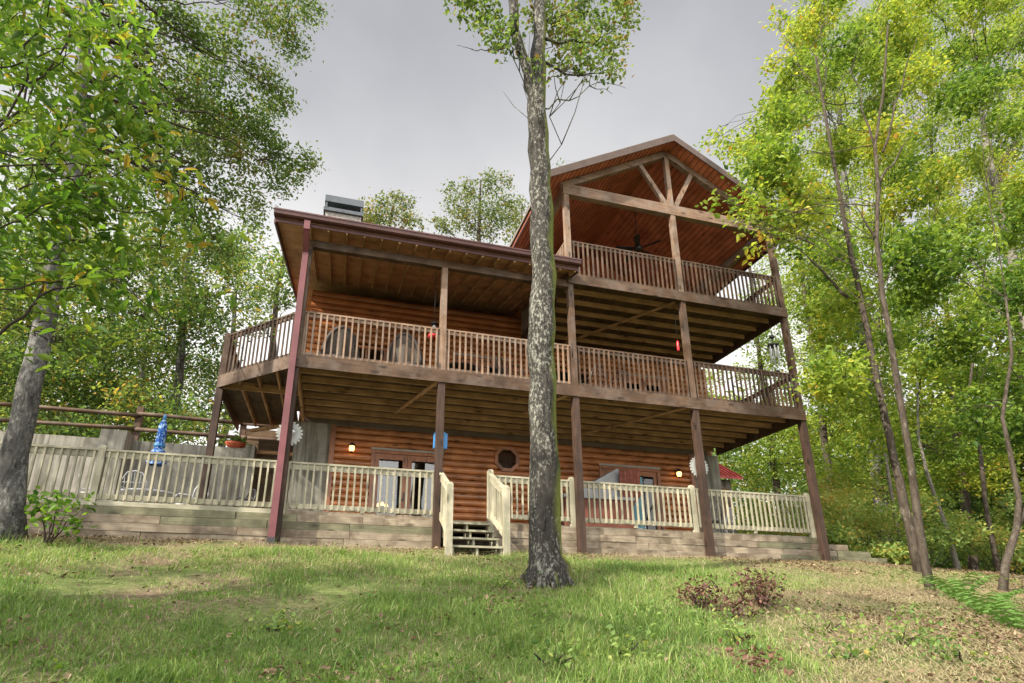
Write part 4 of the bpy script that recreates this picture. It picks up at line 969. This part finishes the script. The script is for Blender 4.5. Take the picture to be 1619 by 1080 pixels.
for v in np.arange(-70, 800, 46):
    for u in np.arange(bound(v)+24, 1690, 52):
        layers = [(random.uniform(4, 8), 1.0, 620), (random.uniform(9, 15), 1.45, 800)]
        if random.random() < .62: layers.append((random.uniform(-3.0, 1.5), .66, 560))
        for y, r, n in layers:
            if v > 690 and y < 3: continue
            uu, vv = u+random.uniform(-26, 26), v+random.uniform(-24, 24)
            if uu < bound(vv)+r*896/(y+14)*.55: uu = bound(vv)+r*896/(y+14)*.55+random.uniform(0, 30)
            assign(uu, vv, y, r, n)
for v in np.arange(500, 780, 50):
    for u in np.arange(1130, 1290, 55): assign(u+random.uniform(-20, 20), v+random.uniform(-20, 20), random.uniform(11, 17), 1.3, 700)
for v in np.arange(400, 760, 42):
    for u in (1225, 1262, 1300, 1340): assign(u+random.uniform(-16, 16), v+random.uniform(-18, 18), random.uniform(12, 19), 1.3, 700)
for u, v, y, r, n in ((1240, 300, -2.3, .38, 210), (1218, 345, -2.4, .34, 190), (1188, 325, -2.5, .26, 110), (1162, 318, -2.5, .16, 42), (1245, 350, -2.2, .36, 190), (1205, 300, -2.3, .24, 110), (1232, 378, -2.3, .26, 90), (1195, 392, -2.5, .14, 36), (1262, 400, -2.2, .22, 60), (1130, 322, -2.5, .10, 20), (1270, 320, -2.2, .4, 220), (1172, 350, -2.5, .14, 36), (1180, 235, 2, .5, 240), (1150, 225, 3, .45, 180), (1128, 222, 4, .4, 130), (1222, 100, 1, .4, 130), (1228, 30, 1, .35, 110)):
    assign(u, v, y, r, n)
for t in Rt:
    cl = t['cl']
    if not cl: continue
    build_tree(t['name'], t['label'], 'tree', t['p'], t['rad'], [x[0] for x in cl], [x[1] for x in cl], [x[2] for x in cl], t['leaf'], t['bark'], t['size'], t['tint'], .13, .62, extra=t['extra'], limbr=.018, spread=.2, group=None)

# trees behind the roof
def px_tree(base_u, y, top_v, rows, label, leaf, rad=.2, zb=None, size=.17, tint=.5, name='oak_tree', barkm='bark_brown'):
    b = at(base_u, top_v, y); z0 = float(gz(b[0], y)); p = [(b[0], y, z0), (b[0]+.15, y, z0+(b[2]-z0)*.45), (b[0]-.1, y, z0+(b[2]-z0)*.8), (b[0], y, b[2])]
    c, r, n_ = pxcl(rows, 1.9); build_tree(name, label, 'tree', p, [rad*1.3, rad, rad*.6, rad*.2], c, r, n_, leaf, barkm, size, tint, .22, .6, limbr=.04, spread=.25)
px_tree(620, 19, 325, [(585, 338, 19, .8, 220), (605, 322, 19, .55, 130), (640, 322, 19.5, .6, 150), (630, 345, 19, .8, 240), (655, 350, 18.5, .6, 140), (600, 355, 19, .8, 240), (575, 352, 19, .6, 140), (628, 312, 19.5, .35, 70)], 'dark leafy treetop rising behind the porch roof right of the chimney', 'leaf_dull')
px_tree(760, 20, 285, [(700, 362, 20, .6, 150), (722, 325, 20, .9, 260), (742, 302, 20, .8, 240), (775, 290, 20.5, .8, 230), (795, 318, 20, .9, 260), (760, 330, 19.5, 1.0, 300), (735, 350, 20, 1.0, 300), (785, 352, 20, .9, 240), (800, 288, 20.4, .4, 70), (712, 298, 20, .4, 70), (690, 352, 20, .4, 60), (765, 365, 20, 1, 260), (808, 340, 20, .6, 120)], 'tall leafy treetop behind the porch roof left of the tall oak trunk', 'leaf_dull', .24)
px_tree(825, 24, 325, [(825, 325, 24, .7, 130), (815, 350, 24, .9, 220), (835, 360, 24, .9, 200), (812, 372, 24, .8, 160)], 'treetop half hidden behind the tall oak trunk above the roof', 'leaf_dull')
px_tree(1018, 24, 270, [(1018, 262, 24, .45, 90), (1012, 275, 24, .5, 100), (885, 262, 24, .3, 20)], 'small treetop peeping over the left slope of the gable roof', 'leaf_dull')
px_tree(450, 16, 395, [(450, 405, 16, .7, 130), (440, 440, 16, .9, 190), (458, 470, 16, .8, 160), (428, 480, 16, 1.0, 200), (465, 430, 15, .5, 90), (410, 510, 15, 1, 200)], 'thin treetop showing left of the porch roof edge', 'leaf_far')

# light woods at the left
Lt = []
for i, (u, y, v_top, rad, lab) in enumerate(((310, 16, 300, .19, 'pale green tree with a grey trunk right of the umbrella, beyond the fence'), (205, 20, 250, .2, 'light green tree beyond the rail fence left of the umbrella'), (110, 13, 230, .18, 'leafy tree beyond the fence just right of the large grey trunk'), (20, 17, 220, .2, 'leafy tree beyond the fence behind the large grey trunk'), (385, 22, 350, .2, 'light green tree beyond the fence behind the corner of the porch'), (255, 27, 330, .22, 'farther pale tree between the two light green trees beyond the fence'), (-40, 12, 200, .2, 'leafy tree beyond the fence at the very left edge'))):
    b = at(u, v_top, y); z0 = float(gz(at(u, 690, y)[0], y)); x0 = at(u, 690, y)[0]; x0 = b[0]+(x0-b[0])*.35
    Lt.append(dict(p=np.array([(x0, y, z0), (x0+.2, y, z0+(b[2]-z0)*.35), (x0*.6+b[0]*.4-.15, y, z0+(b[2]-z0)*.7), (b[0], y, b[2])]), rad=[rad*1.2, rad, rad*.6, rad*.2], label=lab, cl=[], y=y))
def lb(v): return float(np.interp(v, [180, 300, 380, 420, 480, 500, 700], [330, 360, 400, 420, 445, 350, 340]))
for v in np.arange(200, 700, 52):
    for u in np.arange(-40, lb(v), 62):
        for k in range(3 if v > 400 else 1):
            if v < 400 and random.random() < .12: continue
            y = random.uniform(11, 24); c = at(u+random.uniform(-28, 28), v+random.uniform(-24, 24), y)
            best = min(Lt, key=lambda t: np.linalg.norm((t['p'][1:]-c)*np.array([1, .8, .4]), axis=1).min()); best['cl'].append((c, 1.15, 640))
for t in Lt:
    if t['cl']: build_tree('maple_tree', t['label'], 'tree', t['p'], t['rad'], [x[0] for x in t['cl']], [x[1] for x in t['cl']], [x[2] for x in t['cl']], 'leaf_far', 'bark_grey', .16, .5, .25, .6, limbr=.03, spread=.28)

# the woods that close the view on both sides
def woods():
    C_ = []
    for _ in range(560):
        s = -1 if random.random() < .5 else 1
        y = random.uniform(24, 62); x = -random.uniform(6+y*.22, 26+y*.9) if s < 0 else random.uniform(14+y*.28, 34+y*1.25)
        C_.append((x, y, float(gz(x, y))+random.uniform(0, 1)**1.3*(15 if s > 0 else 12)))
    for _ in range(110):
        y = random.uniform(-4, 24); x = random.uniform(30, 48)
        C_.append((x, y, float(gz(x, y))+random.uniform(0, 13)))
    p, k = spray(C_, [2.6]*len(C_), [330]*len(C_), 9, .7, .6)
    V, F, T = leaves(p, .42*rng.uniform(.6, 1.3, len(p)), np.clip(.5+k*1.5+rng.normal(size=len(p))*.2, 0, 1), width=.65)
    o = link('woods', fast_mesh('woods', V, F, T), 'leaf_far', (0, 0, 0), None);     tag(o, 'sunlit leafy woods closing the view behind the nearer trees', 'woods'); o['kind'] = 'stuff'
woods()

# undergrowth at the edge of the woods
def shrub(x, y, h, w, n, leaf, label, size=.11, tint=.5, group=None, name='shrub'):
    z = float(gz(x, y)); b = np.array([x, y, z]); root = thing(name, label, 'shrub', b, group)
    st_ = MB(); cs = []
    for k in range(7):
        e = b+np.array([random.uniform(-1, 1)*w, random.uniform(-1, 1)*w*.8, h*random.uniform(.35, 1.0)]); cs.append(e); st_.tube(limb_path(b-np.array([0, 0, .1]), e, .08, 6), np.linspace(.016, .004, 6), 5)
    st_.build('stems', 'twig', root)
    p, k = spray(cs, [w*.55]*7, [n/7]*7, 8, .6, .12)
    p[:, 2] = np.maximum(p[:, 2], z+.03)
    V, F, T = leaves(p, size*rng.uniform(.6, 1.25, len(p)), np.clip(tint+k+rng.normal(size=len(p))*.2, 0, 1), width=.6, down=.3); link('foliage', fast_mesh('foliage', V-b, F, T), leaf, b, root)
us = [(12.6, 2.6, 2.2, 1.1), (14.2, 3.4, 2.8, 1.3), (15.8, 2.2, 2.2, 1.2), (13.4, 5.0, 3.0, 1.4), (17.6, 3.6, 2.6, 1.4), (19.5, 2.4, 2.4, 1.3), (11.9, 1.5, 1.0, .7), (16.4, 5.4, 3.4, 1.5), (21, 4.5, 3, 1.5), (18.2, .4, 1.5, .9), (15.0, 7.5, 3.2, 1.6), (19, 7, 3.4, 1.6), (23, 1.2, 2.4, 1.3), (13.6, 1.2, 1.0, .6), (25, 3.5, 3.0, 1.6), (22, 8.0, 3.5, 1.7)]
for x, y, h, w in us: shrub(x, y, h, w, 1700, 'leaf_light', 'yellow green bush in the undergrowth at the edge of the right hand woods', .13, random.uniform(.45, .75), 'bushes at the edge of the right hand woods', 'bush')
q = on_ground(62, 862); shrub(q[0]+.1, q[1], .75, .38, 190, 'leaf_hickory', 'young sapling with pale leaves below the left end of the railing', .13, .35)
def wilted(u, v, h, w, n, label, leaf='leaf_dead', size=.055, tint=.40):
    q = on_ground(u, v); shrub(q[0], q[1], h, w, n, leaf, label, size, tint, None, 'wilted_plant' if leaf == 'leaf_dead' else 'weed')
wilted(1105, 965, .32, .17, 380, 'dark red brown wilted plant right of the tall oak, left of its twin')
wilted(1205, 962, .36, .22, 520, 'dark red brown wilted plant farther right, below the right end post')
wilted(1155, 978, .22, .16, 220, 'low wilted plant between the two larger red brown ones')
wilted(1180, 1062, .10, .16, 170, 'flat heap of red brown dead leaves at the bottom of the slope', size=.055, tint=.6)
for u, v, h, w, n, lab in ((1050, 975, .20, .22, 140, 'bright green low weed left of the wilted plants'), (1130, 985, .2, .22, 120, 'bright green weed in front of the wilted plants'), (1165, 1020, .25, .2, 110, 'yellow green weed below the wilted plants'), (1420, 1015, .22, .3, 160, 'broad leaved green weed at the lower right'), (1520, 1050, .22, .3, 170, 'dark green broad leaved weed at the bottom right'), (430, 1000, .14, .12, 60, 'small dark green weed in the grass left of the middle'), (785, 930, .16, .14, 60, 'small grey green weed just left of the tall oak'), (870, 1050, .2, .26, 130, 'low green weed at the bottom middle'), (980, 1040, .2, .22, 110, 'low green weed below and right of the tall oak'), (1300, 1000, .18, .25, 120, 'green weed on the bare slope below the right end post'), (1330, 1045, .18, .2, 90, 'small green weed near the bottom on the dry slope')):
    wilted(u, v, h*.6, w, int(n*1.1), lab, 'leaf_light', .06, .25)
def fern(u, v, label, n=13, L_=.72):
    b = on_ground(u, v); root = thing('fern', label, 'fern', b, None); cs = []; up_ = []
    bl = MB()
    for k in range(n):
        a = 2*math.pi*k/n+random.uniform(-.3, .3); le = L_*random.uniform(.7, 1.1); d = np.array([math.cos(a), math.sin(a), 0])
        P = [b+d*le*t+np.array([0, 0, .62*le*math.sin(t*2.3)*.9]) for t in np.linspace(0, 1, 12)]
        sd = np.array([-d[1], d[0], 0]); fr = MB()
        for i in range(1, 12):
            w = .17*math.sin(math.pi*(i/12)**.7)*le+.015
            for s in (-1, 1):
                p = P[i]; q = p+sd*s*w+d*w*.35-np.array([0, 0, w*.25]); e = (P[i]-P[i-1])*.26
                fr.add([p-e, p+e, q+e*.3, q-e*.3], [(0, 1, 2, 3)])
        o = fr.build('frond', 'fern', root)
for u, v, lab in ((1560, 975, 'green fern at the right below the crooked tree'), (1612, 1000, 'green fern at the right edge'), (1520, 950, 'smaller green fern right of the pale spotted trunk')): fern(u, v, lab)

# ------------------------------------------------------------------ grass, straw, fallen leaves
def vnoise(x, y, s, seed):
    g = np.random.default_rng(seed).random((64, 64)); X = x*s+100; Y = y*s+100; i = np.floor(X).astype(int); j = np.floor(Y).astype(int); fx = X-i; fy = Y-j
    fx = fx*fx*(3-2*fx); fy = fy*fy*(3-2*fy); G = lambda a, b: g[a % 64, b % 64]
    return (G(i, j)*(1-fx)+G(i+1, j)*fx)*(1-fy)+(G(i, j+1)*(1-fx)+G(i+1, j+1)*fx)*fy
def fb(x, y, s, seed): return .5*vnoise(x, y, s, seed)+.3*vnoise(x, y, s*2.1, seed+1)+.2*vnoise(x, y, s*4.7, seed+2)
def scatter(n, ymin=-9.6, ymax=-.12):
    # denser towards the camera, over the wedge of lawn the photo shows and a margin round it
    y = ymin+(ymax-ymin)*rng.random(n)**1.25
    d = y-CAM[1]; xl = CAM[0]-.62*d-1.5; xr = CAM[0]+1.35*d+2.0
    return xl+(xr-xl)*rng.random(n), y
def grassmesh():
    n = 330000; x, y = scatter(n)
    m1 = fb(x, y, .42, 5); dry = np.clip((x-2.2)*.045, -.20, .13)*sstep(-3.2, -5.0, y)+.10*sstep(5.5, 9, x)+.42*sstep(-1.7, -.35, y)
    bare = .20*sstep(.0, 2.2, x)*sstep(-3.4, -5.0, y)+.06*sstep(3, 6, x)
    keep = rng.random(n) < np.clip((m1-.45-dry*.9-bare*1.3)*6+.40, .05, 1); x, y, m1, dry = x[keep], y[keep], m1[keep], dry[keep]; n = len(x)
    z = gz(x, y); h = (.028+.085*np.clip(m1-.2-dry*.5, 0, 1)*rng.uniform(.5, 1.8, n))*np.where(rng.random(n) < .03, 2.0, 1)
    h = h*(1+.9*np.clip((fb(x, y, 1.5, 71)-.52)*6, 0, 1)*(dry < .1))
    a = rng.uniform(0, 2*math.pi, n); w = rng.uniform(.0022, .0048, n); lean = rng.uniform(.15, .95, n); la = rng.uniform(0, 2*math.pi, n)
    b = np.stack([x, y, z-.01], 1); s = np.stack([np.cos(a), np.sin(a), 0*a], 1)*w[:, None]; ld = np.stack([np.cos(la), np.sin(la), 0*la], 1)*(h*lean)[:, None]; up = np.array([0, 0, 1.0])
    m_ = b+ld*.35+up*(h*.6)[:, None]; t = b+ld+up*(h*(1-.25*lean))[:, None]
    V = np.stack([b-s, b+s, m_+s*.8, m_-s*.8, t], 1).reshape(-1, 3); i = np.arange(n)[:, None]*5
    F = np.concatenate([i+np.array([0, 1, 2]), i+np.array([0, 2, 3]), i+np.array([3, 2, 4])])
    tn = np.clip(rng.normal(.38, .17, n)+dry*.35+(fb(x, y, 1.1, 61)-.5)*.5+np.where(rng.random(n) < .10+dry*.9, .45, 0), 0, 1)
    o = link('grass', fast_mesh('grass', V, F, np.repeat(tn, 5)), 'grass', (0, 0, 0), None);     tag(o, 'green and straw coloured lawn grass on the slope below the cabin', 'grass'); o['kind'] = 'stuff'
def strawmesh():
    n = 160000; x, y = scatter(n); m1 = fb(x, y, .5, 21); wgt = np.clip((x-.8)*.10, -.12, .35)*sstep(-2.6, -4.5, y)+.22*sstep(5, 9, x)+.25*sstep(-1.2, -.3, y)
    keep = rng.random(n) < np.clip((m1-.42+wgt)*2.6, .05, 1); x, y = x[keep], y[keep]; n = len(x); z = gz(x, y)
    a = rng.normal(.5, 1.2, n); l = rng.uniform(.06, .26, n); d = np.stack([np.cos(a), np.sin(a), 0*a], 1); s = np.stack([-np.sin(a), np.cos(a), 0*a], 1)*rng.uniform(.0015, .0035, n)[:, None]
    b = np.stack([x, y, z+rng.uniform(.004, .05, n)], 1); e = b+d*l[:, None]; e[:, 2] = gz(e[:, 0], e[:, 1])+rng.uniform(.002, .06, n); m_ = (b+e)/2; m_[:, 2] += .012
    V = np.stack([b-s, b+s, m_+s, m_-s, e], 1).reshape(-1, 3); i = np.arange(n)[:, None]*5; F = np.concatenate([i+np.array([0, 1, 2]), i+np.array([0, 2, 3]), i+np.array([3, 2, 4])])
    o = link('straw', fast_mesh('straw', V, F, np.repeat(rng.uniform(.76, 1, n), 5)), 'grass', (0, 0, 0), None); tag(o, 'dry straw lying over the lower right of the slope', 'straw'); o['kind'] = 'stuff'
def litter():
    n = 60000; x, y = scatter(n, -9.3, .05); x2 = rng.uniform(9, 26, 9000); y2 = rng.uniform(-4, 8, 9000); m1 = fb(x, y, .6, 33)
    keep = rng.random(n) < np.clip((m1-.56)*3.0+.75*sstep(-2.2, -.2, y)+.3*sstep(5, 10, x)+.30*sstep(.2, 2.6, x)*sstep(-4.2, -5.6, y), .03, 1); x = np.concatenate([x[keep], x2]); y = np.concatenate([y[keep], y2]); n = len(x)
    C_ = np.stack([x, y, gz(x, y)+rng.uniform(.010, .065, n)], 1)
    V, F, T = leaves(C_, rng.uniform(.025, .075, n), np.clip(rng.beta(1.6, 2.0, n), 0, 1), flat=1.2, width=.6); o = link('fallen_leaves', fast_mesh('fallen_leaves', V, F, T), 'leaf_litter', (0, 0, 0), None);     tag(o, 'brown fallen leaves scattered on the slope and under the trees', 'leaves'); o['kind'] = 'stuff'
def clover():
    n = 900; x, y = scatter(n, -9.4, -1.2); m1 = fb(x, y, .7, 44); k = rng.random(n) < np.clip((m1-.42)*5, .02, 1); x, y = x[k], y[k]
    c = np.stack([x, y, gz(x, y)+.05], 1); p = np.repeat(c, 9, 0)+rng.normal(size=(len(c)*9, 3))*[.055, .055, .02]; p[:, 2] = np.maximum(p[:, 2], gz(p[:, 0], p[:, 1])+.015)
    V, F, T = leaves(p, rng.uniform(.022, .06, len(p)), np.clip(rng.normal(.25, .2, len(p)), 0, 1), flat=1.0, width=.65); o = link('ground_weeds', fast_mesh('ground_weeds', V, F, T), 'leaf_hickory', (0, 0, 0), None);     tag(o, 'small broad leaved weeds growing among the lawn grass', 'weeds'); o['kind'] = 'stuff'
grassmesh(); strawmesh(); litter(); clover()
